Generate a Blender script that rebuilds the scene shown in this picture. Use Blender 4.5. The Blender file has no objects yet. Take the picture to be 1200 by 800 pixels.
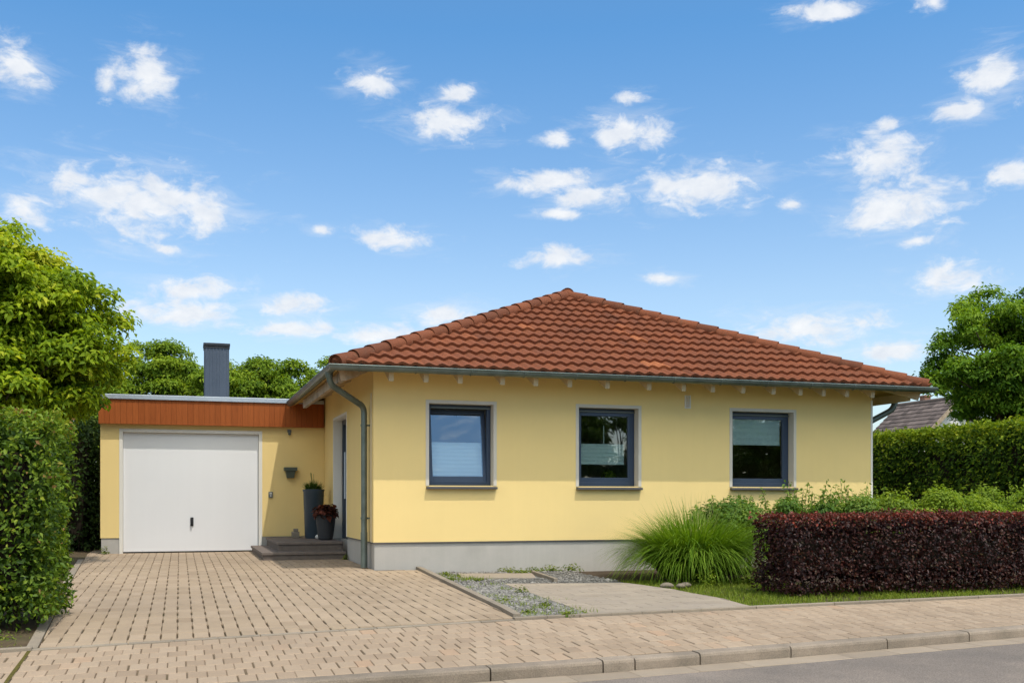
import bpy, bmesh, math, random
import numpy as np
from mathutils import Vector, Matrix
rad = math.radians
scene = bpy.context.scene
COL = scene.collection
random.seed(7)
RNG = np.random.default_rng(11)

# ------------------------------------------------------------------ helpers
class MB:
    """collects polygons and links them as ONE mesh object"""
    def __init__(self): self.v = []; self.f = []; self.r = []
    def poly(self, pts, rnd=0.5):
        i = len(self.v); self.v += [tuple(p) for p in pts]
        self.f.append(tuple(range(i, i + len(pts)))); self.r.append(rnd)
    def add(self, verts, faces, rnd=0.5):
        i = len(self.v); self.v += [tuple(p) for p in verts]
        for f in faces: self.f.append(tuple(k + i for k in f)); self.r.append(rnd)
    def box(self, x0, y0, z0, x1, y1, z1, M=None, rnd=0.5):
        p = [Vector(q) for q in ((x0,y0,z0),(x1,y0,z0),(x1,y1,z0),(x0,y1,z0),(x0,y0,z1),(x1,y0,z1),(x1,y1,z1),(x0,y1,z1))]
        if M: p = [M @ q for q in p]
        self.add(p, ((3,2,1,0),(4,5,6,7),(0,1,5,4),(1,2,6,5),(2,3,7,6),(3,0,4,7)), rnd)
    def bar(self, a, b, w, h, up=(0,0,1)):
        a = Vector(a); b = Vector(b); d = (b - a).normalized(); s = d.cross(Vector(up)).normalized(); u = s.cross(d)
        p = []
        for c in (a, b):
            for sx, sy in ((-1,-1),(1,-1),(1,1),(-1,1)): p.append(c + s*sx*w/2 + u*sy*h/2)
        self.add(p, ((3,2,1,0),(4,5,6,7),(0,1,5,4),(1,2,6,5),(2,3,7,6),(3,0,4,7)))
    def tube(self, path, r, n=12, cap=True, rnd=0.5):
        path = [Vector(p) for p in path]
        rr = r if isinstance(r, (list, tuple)) else [r]*len(path)
        base = len(self.v); ref = Vector((0.31, 0.17, 0.93))
        for i, p in enumerate(path):
            d = (path[min(i+1, len(path)-1)] - path[max(i-1, 0)]).normalized()
            s = d.cross(ref)
            if s.length < 1e-3: s = d.cross(Vector((1,0,0)))
            s.normalize(); u = s.cross(d)
            for k in range(n):
                a = 2*math.pi*k/n; self.v.append(tuple(p + (s*math.cos(a) + u*math.sin(a))*rr[i]))
        for i in range(len(path)-1):
            for k in range(n):
                a = base+i*n+k; b = base+i*n+(k+1)%n
                self.f.append((a, b, b+n, a+n)); self.r.append(rnd)
        if cap:
            self.f.append(tuple(base+k for k in range(n))[::-1]); self.r.append(rnd)
            self.f.append(tuple(base+(len(path)-1)*n+k for k in range(n))); self.r.append(rnd)
    def lathe(self, prof, c=(0,0,0), n=32):
        base = len(self.v)
        for r, z in prof:
            for k in range(n):
                a = 2*math.pi*k/n; self.v.append((c[0]+r*math.cos(a), c[1]+r*math.sin(a), c[2]+z))
        for i in range(len(prof)-1):
            for k in range(n):
                a = base+i*n+k; b = base+i*n+(k+1)%n; self.f.append((a,b,b+n,a+n)); self.r.append(.5)
    def build(self, name, mat, parent=None, smooth=False, bevel=0, seg=2, auto=None):
        me = bpy.data.meshes.new(name); me.from_pydata(self.v, [], self.f)
        at = me.attributes.new('rnd', 'FLOAT', 'FACE'); at.data.foreach_set('value', np.array(self.r, dtype=np.float32))
        if smooth: me.polygons.foreach_set('use_smooth', [True]*len(me.polygons))
        if mat: me.materials.append(mat)
        me.update()
        o = bpy.data.objects.new(name, me); COL.objects.link(o)
        if parent: o.parent = parent
        if auto is not None:
            me.set_sharp_from_angle(angle=rad(auto))
        if bevel:
            b = o.modifiers.new('edge', 'BEVEL'); b.width = bevel; b.segments = seg; b.limit_method = 'ANGLE'; b.angle_limit = rad(40)
        return o

def tag(o, label=None, cat=None, group=None, kind=None):
    if label: o['label'] = label
    if cat: o['category'] = cat
    if group: o['group'] = group
    if kind: o['kind'] = kind
    return o
def empty(name, loc, label, cat, group=None):
    o = bpy.data.objects.new(name, None); COL.objects.link(o); o.location = loc; o.empty_display_size = .2
    return tag(o, label, cat, group)
def child(mb, name, mat, parent, **k):
    """mesh given in world coordinates, parented to an Empty that only has a location"""
    o = mb.build(name, mat, parent, **k)
    root = parent; off = Vector(root.location)
    while root.parent: root = root.parent; off += Vector(root.location)
    o.data.transform(Matrix.Translation(-off))
    return o

# ------------------------------------------------------------------ materials
class NT:
    def __init__(self, tree): self.t = tree; self.n = tree.nodes; self.l = tree.links
    def node(self, typ, ins=None, **props):
        nd = self.n.new(typ)
        for k, v in props.items(): setattr(nd, k, v)
        for k, v in (ins or {}).items(): self.set(nd.inputs[k], v)
        return nd
    def set(self, sock, v):
        if isinstance(v, bpy.types.NodeSocket): self.l.new(v, sock)
        else: sock.default_value = v
    def math(self, op, a, b=0.0, c=None, clamp=False):
        nd = self.n.new('ShaderNodeMath'); nd.operation = op; nd.use_clamp = clamp
        self.set(nd.inputs[0], a); self.set(nd.inputs[1], b)
        if c is not None: self.set(nd.inputs[2], c)
        return nd.outputs[0]
    def mix(self, fac, a, b, blend='MIX'):
        nd = self.n.new('ShaderNodeMix'); nd.data_type = 'RGBA'; nd.blend_type = blend
        self.set(nd.inputs[0], fac); self.set(nd.inputs[6], a); self.set(nd.inputs[7], b)
        return nd.outputs[2]
    def noise(self, vec, scale, detail=3, rough=.55):
        nd = self.node('ShaderNodeTexNoise', {'Scale': scale, 'Detail': detail, 'Roughness': rough})
        if vec is not None: self.l.new(vec, nd.inputs['Vector'])
        return nd.outputs['Fac']
    def ramp(self, fac, stops):
        nd = self.n.new('ShaderNodeValToRGB'); e = nd.color_ramp.elements
        while len(e) < len(stops): e.new(.5)
        for k, (p, c) in enumerate(stops): e[k].position = p; e[k].color = (*c, 1)
        self.set(nd.inputs[0], fac); return nd.outputs[0]
    def remap(self, v, a, b, c, d):
        nd = self.node('ShaderNodeMapRange', {1: a, 2: b, 3: c, 4: d}); self.set(nd.inputs[0], v); return nd.outputs[0]
def new_mat(name):
    m = bpy.data.materials.new(name); m.use_nodes = True; m.node_tree.nodes.clear()
    return m, NT(m.node_tree)
def c4(c): return (*c, 1)

def surf(name, col, rough=.7, var=.12, vscale=1.5, bump=0, bscale=60, spec=.4, metal=0, rnd=0, col2=None, c2scale=.6, c2=(.45,.7), streak=0, fine=0):
    """principled surface with two scales of tone variation, a second tone in patches, a bump and per-face variation"""
    m, t = new_mat(name)
    pos = t.node('ShaderNodeTexCoord').outputs['Object']
    n1 = t.noise(pos, vscale, 5, .6)
    c = t.mix(1, c4(col), t.remap(n1, .25, .75, 1-var, 1+var), 'MULTIPLY')
    if col2:
        n2 = t.noise(pos, c2scale, 6, .65)
        c = t.mix(t.remap(n2, c2[0], c2[1], 0, 1), c, c4(col2))
    if streak:
        mp = t.node('ShaderNodeMapping', {'Vector': pos, 'Scale': (9, 9, .35)})
        c = t.mix(1, c, t.remap(t.noise(mp.outputs[0], 1.2, 5, .7), .3, .7, 1-streak, 1+streak*.5), 'MULTIPLY')
    if fine:
        c = t.mix(1, c, t.remap(t.noise(pos, bscale, 3, .7), .25, .75, 1-fine, 1+fine), 'MULTIPLY')
    if rnd:
        a = t.node('ShaderNodeAttribute', attribute_name='rnd').outputs['Fac']
        c = t.mix(1, c, t.remap(a, 0, 1, 1-rnd, 1+rnd), 'MULTIPLY')
    p = t.node('ShaderNodeBsdfPrincipled', {'Base Color': c, 'Metallic': metal, 'Specular IOR Level': spec})
    t.set(p.inputs['Roughness'], t.remap(n1, .2, .8, max(.05, rough-.08), min(1, rough+.08)))
    if bump:
        b = t.node('ShaderNodeBump', {'Strength': bump, 'Distance': .01, 'Height': t.noise(pos, bscale, 4, .65)})
        t.l.new(b.outputs[0], p.inputs['Normal'])
    o = t.node('ShaderNodeOutputMaterial'); t.l.new(p.outputs[0], o.inputs[0])
    return m

def leafmat(name, stops, trans=.35, rough=.6, spec=.12, tcol=None):
    m, t = new_mat(name)
    a = t.node('ShaderNodeAttribute', attribute_name='rnd').outputs['Fac']
    c = t.ramp(a, stops)
    p = t.node('ShaderNodeBsdfPrincipled', {'Base Color': c, 'Roughness': rough, 'Specular IOR Level': spec})
    tc = t.mix(.6, c, c4(tcol)) if tcol else t.mix(1, c, (1.5, 1.5, .5, 1), 'MULTIPLY')
    tr = t.node('ShaderNodeBsdfTranslucent', {'Color': tc})
    mx = t.node('ShaderNodeMixShader', {0: trans}); t.l.new(p.outputs[0], mx.inputs[1]); t.l.new(tr.outputs[0], mx.inputs[2])
    o = t.node('ShaderNodeOutputMaterial'); t.l.new(mx.outputs[0], o.inputs[0])
    return m

def tilemat():
    m, t = new_mat('roof_clay')
    pos = t.node('ShaderNodeTexCoord').outputs['Object']
    a = t.node('ShaderNodeAttribute', attribute_name='rnd').outputs['Fac']
    c = t.ramp(a, [(0, (.138,.048,.024)), (.3, (.188,.062,.029)), (.7, (.226,.074,.033)), (.93, (.28,.092,.038)), (1, (.36,.125,.05))])
    n = t.noise(pos, 1.1, 6, .7)
    c = t.mix(t.remap(n, .45, .75, 0, .42), c, (.120,.052,.032,1))
    n2 = t.noise(pos, 14, 5, .7)
    c = t.mix(t.remap(n2, .56, .72, 0, .55), c, (.16,.095,.06,1))
    n3 = t.noise(pos, 45, 4, .7)
    c = t.mix(1, c, t.remap(n3, .3, .7, .78, 1.2), 'MULTIPLY')
    p = t.node('ShaderNodeBsdfPrincipled', {'Base Color': c, 'Roughness': .8, 'Specular IOR Level': .15})
    b = t.node('ShaderNodeBump', {'Strength': .35, 'Distance': .01, 'Height': n3}); t.l.new(b.outputs[0], p.inputs['Normal'])
    o = t.node('ShaderNodeOutputMaterial'); t.l.new(p.outputs[0], o.inputs[0])
    return m

def glassmat(name, base=.14, tint=(.75,.82,.82)):
    m, t = new_mat(name)
    lw = t.node('ShaderNodeFresnel', {'IOR': 1.5}).outputs[0]
    f = t.math('ADD', t.math('MULTIPLY', lw, 1.3), base, clamp=True)
    g = t.node('ShaderNodeBsdfGlossy', {'Color': (.92,.96,1,1), 'Roughness': .012})
    pos = t.node('ShaderNodeTexCoord').outputs['Object']
    b = t.node('ShaderNodeBump', {'Strength': .05, 'Distance': .02, 'Height': t.noise(pos, 2.2, 1, .4)}); t.l.new(b.outputs[0], g.inputs['Normal'])
    tr = t.node('ShaderNodeBsdfTransparent', {'Color': c4(tint)})
    mx = t.node('ShaderNodeMixShader', {0: f}); t.l.new(tr.outputs[0], mx.inputs[1]); t.l.new(g.outputs[0], mx.inputs[2])
    o = t.node('ShaderNodeOutputMaterial'); t.l.new(mx.outputs[0], o.inputs[0])
    return m

def woodmat():
    m, t = new_mat('cladding_wood')
    pos = t.node('ShaderNodeTexCoord').outputs['Object']
    a = t.node('ShaderNodeAttribute', attribute_name='rnd').outputs['Fac']
    c = t.ramp(a, [(0, (.265,.066,.012)), (.5, (.29,.073,.014)), (1, (.315,.082,.016))])
    mp = t.node('ShaderNodeMapping', {'Vector': pos, 'Scale': (30, 30, 1.6)})
    g = t.noise(mp.outputs[0], 2.2, 5, .65)
    c = t.mix(1, c, t.remap(g, .3, .7, .85, 1.12), 'MULTIPLY')
    p = t.node('ShaderNodeBsdfPrincipled', {'Base Color': c, 'Roughness': .6, 'Specular IOR Level': .2})
    b = t.node('ShaderNodeBump', {'Strength': .2, 'Distance': .004, 'Height': g}); t.l.new(b.outputs[0], p.inputs['Normal'])
    o = t.node('ShaderNodeOutputMaterial'); t.l.new(p.outputs[0], o.inputs[0])
    return m

def pavermat(name, stops, moss=(.10,.10,.04)):
    m, t = new_mat(name)
    pos = t.node('ShaderNodeTexCoord').outputs['Object']
    a = t.node('ShaderNodeAttribute', attribute_name='rnd').outputs['Fac']
    c = t.ramp(a, stops)
    c = t.mix(1, c, t.remap(t.noise(pos, .7, 5, .65), .3, .7, .86, 1.12), 'MULTIPLY')
    c = t.mix(1, c, t.remap(t.noise(pos, 160, 3, .7), .25, .75, .82, 1.18), 'MULTIPLY')
    c = t.mix(t.remap(t.noise(pos, 3.1, 6, .75), .60, .80, 0, .35), c, c4((.20,.16,.11)))
    p = t.node('ShaderNodeBsdfPrincipled', {'Base Color': c, 'Roughness': .85, 'Specular IOR Level': .25})
    b = t.node('ShaderNodeBump', {'Strength': .3, 'Distance': .006, 'Height': t.noise(pos, 120, 4, .7)}); t.l.new(b.outputs[0], p.inputs['Normal'])
    o = t.node('ShaderNodeOutputMaterial'); t.l.new(p.outputs[0], o.inputs[0])
    return m

YELLOW = (.82,.612,.258)
M = dict(
    yellow=surf('yellow_render', YELLOW, .9, .035, .8, .25, 260, .2, col2=(.765,.58,.255), c2scale=.5, c2=(.52,.9), streak=.010, fine=.05),
    plinth=surf('grey_plinth', (.44,.41,.365), .9, .06, 1.3, .25, 180, .2, col2=(.36,.34,.30), c2scale=1.1, c2=(.5,.85), streak=.04, fine=.06),
    surround=surf('pale_surround', (.60,.545,.46), .85, .04, 3, .15, 200, .2),
    frame=surf('anthracite_frame', (.036,.056,.098), .38, .06, 4, 0, 60, .5),
    doorleaf=surf('anthracite_door', (.028,.038,.055), .4, .06, 4, 0, 60, .5),
    sill=surf('sill_metal', (.085,.078,.076), .5, .08, 5, 0, 60, .5, .1),
    zinc=surf('weathered_zinc', (.155,.185,.165), .42, .16, 3.5, .08, 40, .5, .55, col2=(.10,.125,.11), c2scale=5, c2=(.45,.75)),
    zinc2=surf('roof_edge_metal', (.42,.46,.50), .4, .12, 3, .05, 40, .5, .45),
    rafter=surf('cream_paint_wood', (.54,.43,.27), .7, .1, 6, .2, 80, .3, col2=(.48,.38,.24), c2scale=5, c2=(.5,.8)),
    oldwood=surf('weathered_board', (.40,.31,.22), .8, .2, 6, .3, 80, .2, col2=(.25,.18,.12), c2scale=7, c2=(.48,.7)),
    soffit=surf('soffit_boards', (.50,.34,.12), .8, .06, 4, .1, 60, .2),
    white=surf('white_door_paint', (.745,.735,.725), .42, .018, 1.2, .03, 30, .4, streak=.012),
    whitetrim=surf('white_trim', (.74,.70,.62), .6, .03, 3, 0, 60, .3),
    black=surf('black_plastic', (.012,.012,.014), .4, .1, 10, 0, 60, .5),
    rubber=surf('rubber_seal', (.02,.02,.02), .8, .1, 10, 0, 60, .2),
    slate=surf('slate_cladding', (.070,.088,.118), .42, .1, 3, .08, 60, .5, .15, streak=.12),
    cap=surf('chimney_cap', (.018,.021,.026), .5, .1, 4, 0, 60, .4),
    step=surf('step_granite', (.155,.125,.105), .8, .2, 9, .3, 140, .3, rnd=.12, fine=.2),
    pot=surf('dark_pot_glaze', (.034,.052,.068), .45, .12, 4, .06, 30, .45),
    pot2=surf('charcoal_pot', (.038,.038,.040), .6, .14, 4, .1, 50, .35),
    soil=surf('potting_soil', (.03,.022,.015), .95, .3, 20, .8, 60, .1),
    greenbox=surf('grey_green_metal', (.072,.088,.066), .55, .12, 6, .05, 60, .4),
    grey=surf('grey_device', (.13,.15,.14), .45, .1, 6, 0, 60, .4),
    concrete=surf('edging_concrete', (.27,.222,.165), .88, .14, 3, .35, 130, .25, col2=(.22,.19,.14), c2scale=2.6, c2=(.5,.8), fine=.15, rnd=.10),
    kerb=surf('kerb_concrete', (.30,.24,.18), .9, .16, 2.5, .6, 110, .25, col2=(.19,.155,.115), c2scale=2.2, c2=(.42,.72), fine=.30, rnd=.10),
    pad=surf('concrete_pad', (.325,.268,.202), .9, .10, 1.2, .3, 150, .2, col2=(.30,.25,.20), c2scale=1.3, c2=(.45,.8), fine=.12, rnd=.07),
    strip=surf('drain_strip', (.30,.24,.175), .88, .12, 2.5, .3, 130, .2, fine=.15, rnd=.09),
    asphalt=surf('asphalt', (.215,.178,.146), .92, .16, 1.6, .6, 95, .2, col2=(.165,.140,.118), c2scale=1.1, c2=(.45,.7), fine=.55),
    sand=surf('joint_sand', (.10,.072,.043), .95, .3, 6, .4, 90, .1, col2=(.075,.07,.035), c2scale=1.6, c2=(.45,.75)),
    soilbed=surf('garden_soil', (.075,.055,.038), .95, .35, 5, .8, 40, .1),
    ground=surf('grass_ground', (.065,.085,.026), .95, .3, 3, .6, 30, .1, col2=(.08,.065,.04), c2scale=1.1, c2=(.5,.75)),
    gravelbase=surf('gravel_bed', (.14,.135,.12), .95, .3, 20, .6, 60, .2),
    stone=surf('gravel_stones', (.21,.195,.17), .8, .2, 30, .2, 90, .3, rnd=.45),
    fieldstone=surf('field_stone', (.20,.165,.12), .85, .2, 9, .4, 60, .25),
    bark=surf('bark', (.10,.075,.05), .9, .3, 9, .8, 50, .15),
    twig=surf('twigs', (.028,.021,.014), .9, .3, 9, .4, 50, .15),
    nroof=surf('grey_roof_tiles', (.155,.118,.100), .8, .2, 2, .3, 60, .25, rnd=.35),
    nwall=surf('off_white_render', (.66,.64,.60), .9, .04, 1, .1, 100, .2),
    brick=surf('chimney_brick', (.30,.16,.11), .9, .2, 9, .3, 60, .2),
    blind=surf('pleated_blind', (.70,.78,.72), .8, .03, 3, 0, 60, .2),
    bluebl=surf('pleated_blind_white', (.82,.86,.86), .8, .03, 3, 0, 60, .2),
    room=surf('room_plaster', (.62,.58,.52), .9, .05, 1, 0, 60, .2),
    sand2=surf('sidewalk_joint_sand', (.165,.122,.078), .95, .3, 6, .4, 90, .1, col2=(.11,.09,.05), c2scale=1.6, c2=(.45,.75)),
    tile=tilemat(), wood=woodmat(),
    glass=glassmat('window_glass'), glass2=glassmat('window_glass_coated', .17),
    paver=pavermat('driveway_pavers', [(0,(.29,.213,.140)),(.45,(.34,.255,.170)),(.8,(.37,.278,.190)),(1,(.39,.29,.195))]),
    walk=pavermat('sidewalk_pavers', [(0,(.290,.212,.142)),(.45,(.335,.248,.168)),(.85,(.365,.275,.190)),(1,(.37,.25,.16))]),
)
L = dict(
    maple=leafmat('maple_leaf', [(0,(.060,.110,.008)),(.35,(.165,.250,.012)),(.7,(.31,.385,.018)),(1,(.50,.50,.040))], .38),
    tree=leafmat('dark_leaf', [(0,(.028,.06,.012)),(.5,(.07,.13,.02)),(1,(.15,.21,.03))], .3),
    rtree=leafmat('right_tree_leaf', [(0,(.040,.095,.010)),(.5,(.115,.215,.018)),(1,(.24,.34,.03))], .36),
    back=leafmat('back_tree_leaf', [(0,(.055,.105,.010)),(.5,(.150,.235,.018)),(1,(.30,.37,.03))], .36),
    laurel=leafmat('hedge_leaf', [(0,(.026,.058,.007)),(.4,(.085,.150,.012)),(.8,(.20,.28,.022)),(.95,(.31,.33,.035)),(1,(.28,.16,.06))], .28, .5, .2),
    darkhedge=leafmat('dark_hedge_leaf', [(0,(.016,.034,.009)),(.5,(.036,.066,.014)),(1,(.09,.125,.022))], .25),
    hedger=leafmat('green_hedge_leaf', [(0,(.022,.050,.006)),(.5,(.070,.130,.010)),(.9,(.24,.31,.018)),(1,(.34,.37,.03))], .32),
    purple=leafmat('barberry_leaf', [(0,(.012,.006,.006)),(.4,(.042,.014,.011)),(.62,(.072,.022,.016)),(.72,(.055,.046,.018)),(.82,(.115,.030,.020)),(1,(.27,.055,.032))], .14, .45, .22, (.16,.02,.012)),
    shrub=leafmat('shrub_leaf', [(0,(0.053,0.110,0.022)),(.5,(0.119,0.206,0.037)),(1,(0.225,0.294,0.056))], .34),
    lime=leafmat('lime_shrub_leaf', [(0,(0.098,0.167,0.018)),(.5,(0.201,0.287,0.030)),(1,(0.322,0.380,0.046))], .38),
    blade=leafmat('grass_blade', [(0,(.060,.125,.010)),(.5,(.150,.255,.018)),(.85,(.25,.35,.04)),(1,(.42,.38,.18))], .32),
    lawn=leafmat('lawn_blade', [(0,(0.094,0.143,0.018)),(.6,(0.193,0.259,0.029)),(1,(0.286,0.319,0.055))], .38),
    weed=leafmat('weed_leaf', [(0,(.070,.120,.016)),(.6,(.150,.200,.026)),(1,(.25,.25,.06))], .32),
    heuchera=leafmat('red_brown_leaf', [(0,(.030,.012,.010)),(.55,(.095,.030,.018)),(1,(.20,.055,.03))], .2),
    potgreen=leafmat('pot_plant_leaf', [(0,(.030,.065,.016)),(1,(.12,.19,.035))], .25),
)

# ------------------------------------------------------------------ foliage meshes
def unit(a): return a/np.maximum(np.linalg.norm(a, axis=-1, keepdims=True), 1e-9)
def leaves(name, pos, nrm, size, mat, parent, rnd, aspect=.5, tang=None, droop=.15, fold=.12, svar=.35):
    """pos N x 3, nrm N x 3 (leaf plane normal): each leaf two folded triangles"""
    N = len(pos); off = Vector((0,0,0)); p = parent
    while p: off += Vector(p.location); p = p.parent
    pos = np.asarray(pos) - np.array(off)
    n = unit(nrm)
    if tang is None: tang = RNG.normal(size=(N,3))
    t = unit(tang - n*(tang*n).sum(1, keepdims=True)); b = np.cross(n, t)
    Ls = (size*(1 + svar*RNG.uniform(-1, 1, N)))[:,None]; W = Ls*aspect
    dz = np.array([0,0,-1.0])
    v0 = pos; v1 = pos + t*Ls*.45 + b*W*.5 + n*Ls*fold; v3 = pos + t*Ls*.45 - b*W*.5 + n*Ls*fold; v2 = pos + t*Ls + dz*Ls*droop
    co = np.stack([v0,v1,v2,v3], 1).reshape(-1, 3)
    base = np.arange(N)[:,None]*4
    tri = np.concatenate([base+np.array([[0,1,2]]), base+np.array([[0,2,3]])], 1).reshape(-1)
    me = bpy.data.meshes.new(name)
    me.vertices.add(N*4); me.vertices.foreach_set('co', co.astype(np.float32).ravel())
    me.loops.add(N*6); me.loops.foreach_set('vertex_index', tri.astype(np.int32))
    me.polygons.add(N*2); me.polygons.foreach_set('loop_start', np.arange(0, N*6, 3, dtype=np.int32))
    me.update(calc_edges=True)
    at = me.attributes.new('rnd', 'FLOAT', 'FACE'); at.data.foreach_set('value', np.repeat(np.clip(rnd, 0, 1), 2).astype(np.float32))
    me.materials.append(mat)
    o = bpy.data.objects.new(name, me); COL.objects.link(o)
    if parent: o.parent = parent
    return o

def clump_leaves(cs, rs, per, flat=.74):
    """leaves on lumpy clumps: returns positions, normals and a tone per leaf"""
    P, Nn, T = [], [], []
    for c, r in zip(cs, rs):
        k = max(8, int(per*(r/.45)**2))
        d = unit(RNG.normal(size=(k,3))); d[:,2] = np.where(d[:,2] < -.3, -d[:,2]*.6, d[:,2])
        rr = r*RNG.uniform(.45, 1.08, (k,1))*np.array([1,1,flat])
        P.append(c + d*rr); Nn.append(d*.6 + np.array([.15,-.3,.8]) + RNG.normal(size=(k,3))*.38)
        T.append(np.clip(RNG.normal(.5, .17, k) + RNG.normal(0, .16) , 0, 1))
    return np.concatenate(P), np.concatenate(Nn), np.concatenate(T)

def tree(name, label, cat, base, blobs, nclump, per, lsize, mat, tr, rc=(.3,.55), group=None, limbs=14, inner=.5, topvar=0):
    """blobs: ellipsoids (cx,cy,cz,rx,ry,rz); trunk with limbs that end in the clumps"""
    root = empty(name, base, label, cat, group)
    vol = np.array([b[3]*b[4]*b[5] for b in blobs])**.67; vol = vol/vol.sum()
    cs = []
    for i in range(nclump):
        b = blobs[RNG.choice(len(blobs), p=vol)]
        d = unit(RNG.normal(size=3)); q = RNG.uniform(inner, 1.0)**.6 * RNG.uniform(.86, 1.1)
        cs.append(np.array(b[:3]) + d*q*np.array(b[3:]))
    cs = np.array(cs); rs = RNG.uniform(rc[0], rc[1], nclump)
    P, Nn, T = clump_leaves(cs, rs, per)
    leaves('crown', P, Nn, lsize, mat, root, T, .55, droop=.3)
    mb = MB(); B = Vector(base); top = Vector((float(np.mean([b[0] for b in blobs])), float(np.mean([b[1] for b in blobs])), float(np.mean([b[2] for b in blobs]))))
    mid = B.lerp(top, .45) + Vector((.06, -.05, 0))
    mb.tube([B - Vector((0,0,.15)), B + Vector((0,0,.12)), mid, top], [tr*1.5, tr*1.1, tr*.8, tr*.35], 12)
    for i in RNG.choice(nclump, min(limbs*3, nclump), replace=False):
        e = Vector(cs[i]); s = mid.lerp(top, random.random()) if i % 3 else B.lerp(top, .4)
        m_ = s.lerp(e, .5) + Vector((0,0,.12*(e-s).length)) + Vector(RNG.normal(size=3)*.05)
        r0 = tr*random.uniform(.22, .4)
        mb.tube([s, s.lerp(m_, .5)+Vector((0,0,.03)), m_, e], [r0, r0*.8, r0*.55, r0*.2], 7)
    child(mb, 'trunk', M['bark'], root, smooth=True)
    return root

# ------------------------------------------------------------------ ground lines and levels
def interp(tab, x):
    for (x0,y0),(x1,y1) in zip(tab, tab[1:]):
        if x <= x1 or (x1,y1) == tab[-1]: return y0 + (y1-y0)*(x-x0)/(x1-x0)
REAR = [(-40,-12.2),(-3.85,-6.23),(-1.15,-5.72),(.545,-5.42),(3.14,-5.22),(6.655,-4.97),(14,-4.30),(40,-1.0)]
KERB = [(-40,-12.6),(-10,-8.50),(-4,-7.90),(-1.32,-7.62),(.38,-7.46),(2.13,-7.226),(4.18,-6.91),(5.0,-6.79),(14,-5.45),(40,-1.5)]
rear = lambda x: interp(REAR, x)
kerb = lambda x: interp(KERB, x)
rear_c = lambda x: max(rear(x), kerb(x)+1.2)
def lerp(a, b, t): return a + (b-a)*t
def cl(x): return max(0., min(1., x))
def zdrive(x, y):
    if y < 0: return lerp(-.118, 0., cl((y+6.1)/6.1))
    return lerp(0, .02, cl(y/5))
def zpad(x, y): return lerp(-.115, -.06, cl((y+5.8)/5.6))
def zwalk(x, y):
    t = cl((rear_c(x)-y)/max(.5, rear_c(x)-kerb(x))); return lerp(-.12, -.20, t)
LEFT = lambda y: lerp(-3.70, -4.25, cl((y+6.1)/11.3))
RIGHT = lambda y: lerp(.355, .615, cl((y+5.8)/5.95)) if y < .0 else -.0

# ------------------------------------------------------------------ ground
mb = MB(); mb.poly([(-400,-400,-.36),(400,-400,-.36),(400,400,-.36),(-400,400,-.36)])
tag(mb.build('ground', M['ground']), kind='structure')
# garden earth behind the pavement line
def strip_sheet(xs, ylo, yhi, z, ny=8):
    mb = MB(); V = []
    for x in xs:
        for j in range(ny+1):
            y = lerp(ylo(x), yhi(x), j/ny); V.append((x, y, z(x, y)))
    F = []
    for i in range(len(xs)-1):
        for j in range(ny):
            a = i*(ny+1)+j; F.append((a, a+ny+1, a+ny+2, a+1))
    mb.add(V, F); return mb
xs = [-300,-100,-40,-20,-12,-8,-6,-5,-4.3,-3.7] + [x*.5 for x in range(-7, 33)] + [20,25,30,38,100,300]
def zgard(x, y):
    z = min(zpad(x,y), zdrive(x,y)) - .035
    return z if abs(x) < 39 else -.15
tag(strip_sheet(xs, lambda x: rear(max(-39,min(39,x)))+.02, lambda x: 300 if abs(x) > 39 else 0.6, zgard, 14).build('garden_ground', M['soilbed'], smooth=True), kind='structure')
mb = MB(); mb.poly([(-39,.6,-.098),(39,.6,-.098),(39,300,-.15),(-39,300,-.15)])
tag(mb.build('garden_lawn_ground', M['ground']), kind='structure')

def paver(mb, pts, z, rnd, ins=.006, dep=.04):
    """pts: four corners (x,y); z(x,y) top level"""
    P = [Vector(p) for p in pts]
    area = abs(sum(P[i].x*P[(i+1)%4].y - P[(i+1)%4].x*P[i].y for i in range(4)))/2
    if area < .0015: return
    c = sum(P, Vector((0,0)))/4
    dz = random.uniform(-.0018, .0018); tx, ty = random.uniform(-.006,.006), random.uniform(-.006,.006)
    top, rim, low = [], [], []
    for p in P:
        zz = z(p.x, p.y) + dz + tx*(p.x-c.x) + ty*(p.y-c.y)
        d = (c-p); q = p + d*min(.45, ins/max(d.length, .01)*1.3)
        top.append((q.x, q.y, zz)); rim.append((p.x, p.y, zz-.005)); low.append((p.x, p.y, zz-dep))
    F = [(0,1,2,3)]
    for i in range(4):
        j = (i+1) % 4; F += [(4+i,4+j,j,i), (8+i,8+j,4+j,4+i)]
    mb.add(top+rim+low, F, rnd)

# driveway: rows of pavers with an open joint at every second one
mb = MB(); CW, RL = .125, .235
for i in range(-38, 8):
    x0 = i*CW; x1 = x0+CW
    for j in range(0, 62):
        y0 = -6.5 + (j//2)*2*RL + (0 if j % 2 == 0 else .19); y1 = y0 + (.19 if j % 2 == 0 else 2*RL-.19)
        if y0 > 8.0: continue
        g = .0138 if j % 2 else .0012
        g *= random.uniform(.8, 1.25)
        if random.random() < .06: g = .004
        hj = .0022
        def cp(x, y):
            y = max(y, rear(x)+.085)
            return (min(max(x, LEFT(y)+.09), RIGHT(y)-.01 if y < 0 else 5), y)
        if y1 > 0 and x1 > 0 : continue
        if y0 < 0 < y1 and x0 > -.01: continue
        if y0 > 5.4 and x0 > -4.0: continue
        pts = [cp(x0+g/2, y0+hj), cp(x1-g/2, y0+hj), cp(x1-g/2, y1-hj), cp(x0+g/2, y1-hj)]
        paver(mb, pts, zdrive, min(1, max(0, random.gauss(.5, .17))), .006 if j % 2 else .0035)
dw = mb.build('driveway', M['paver']); tag(dw, kind='structure')
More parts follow.
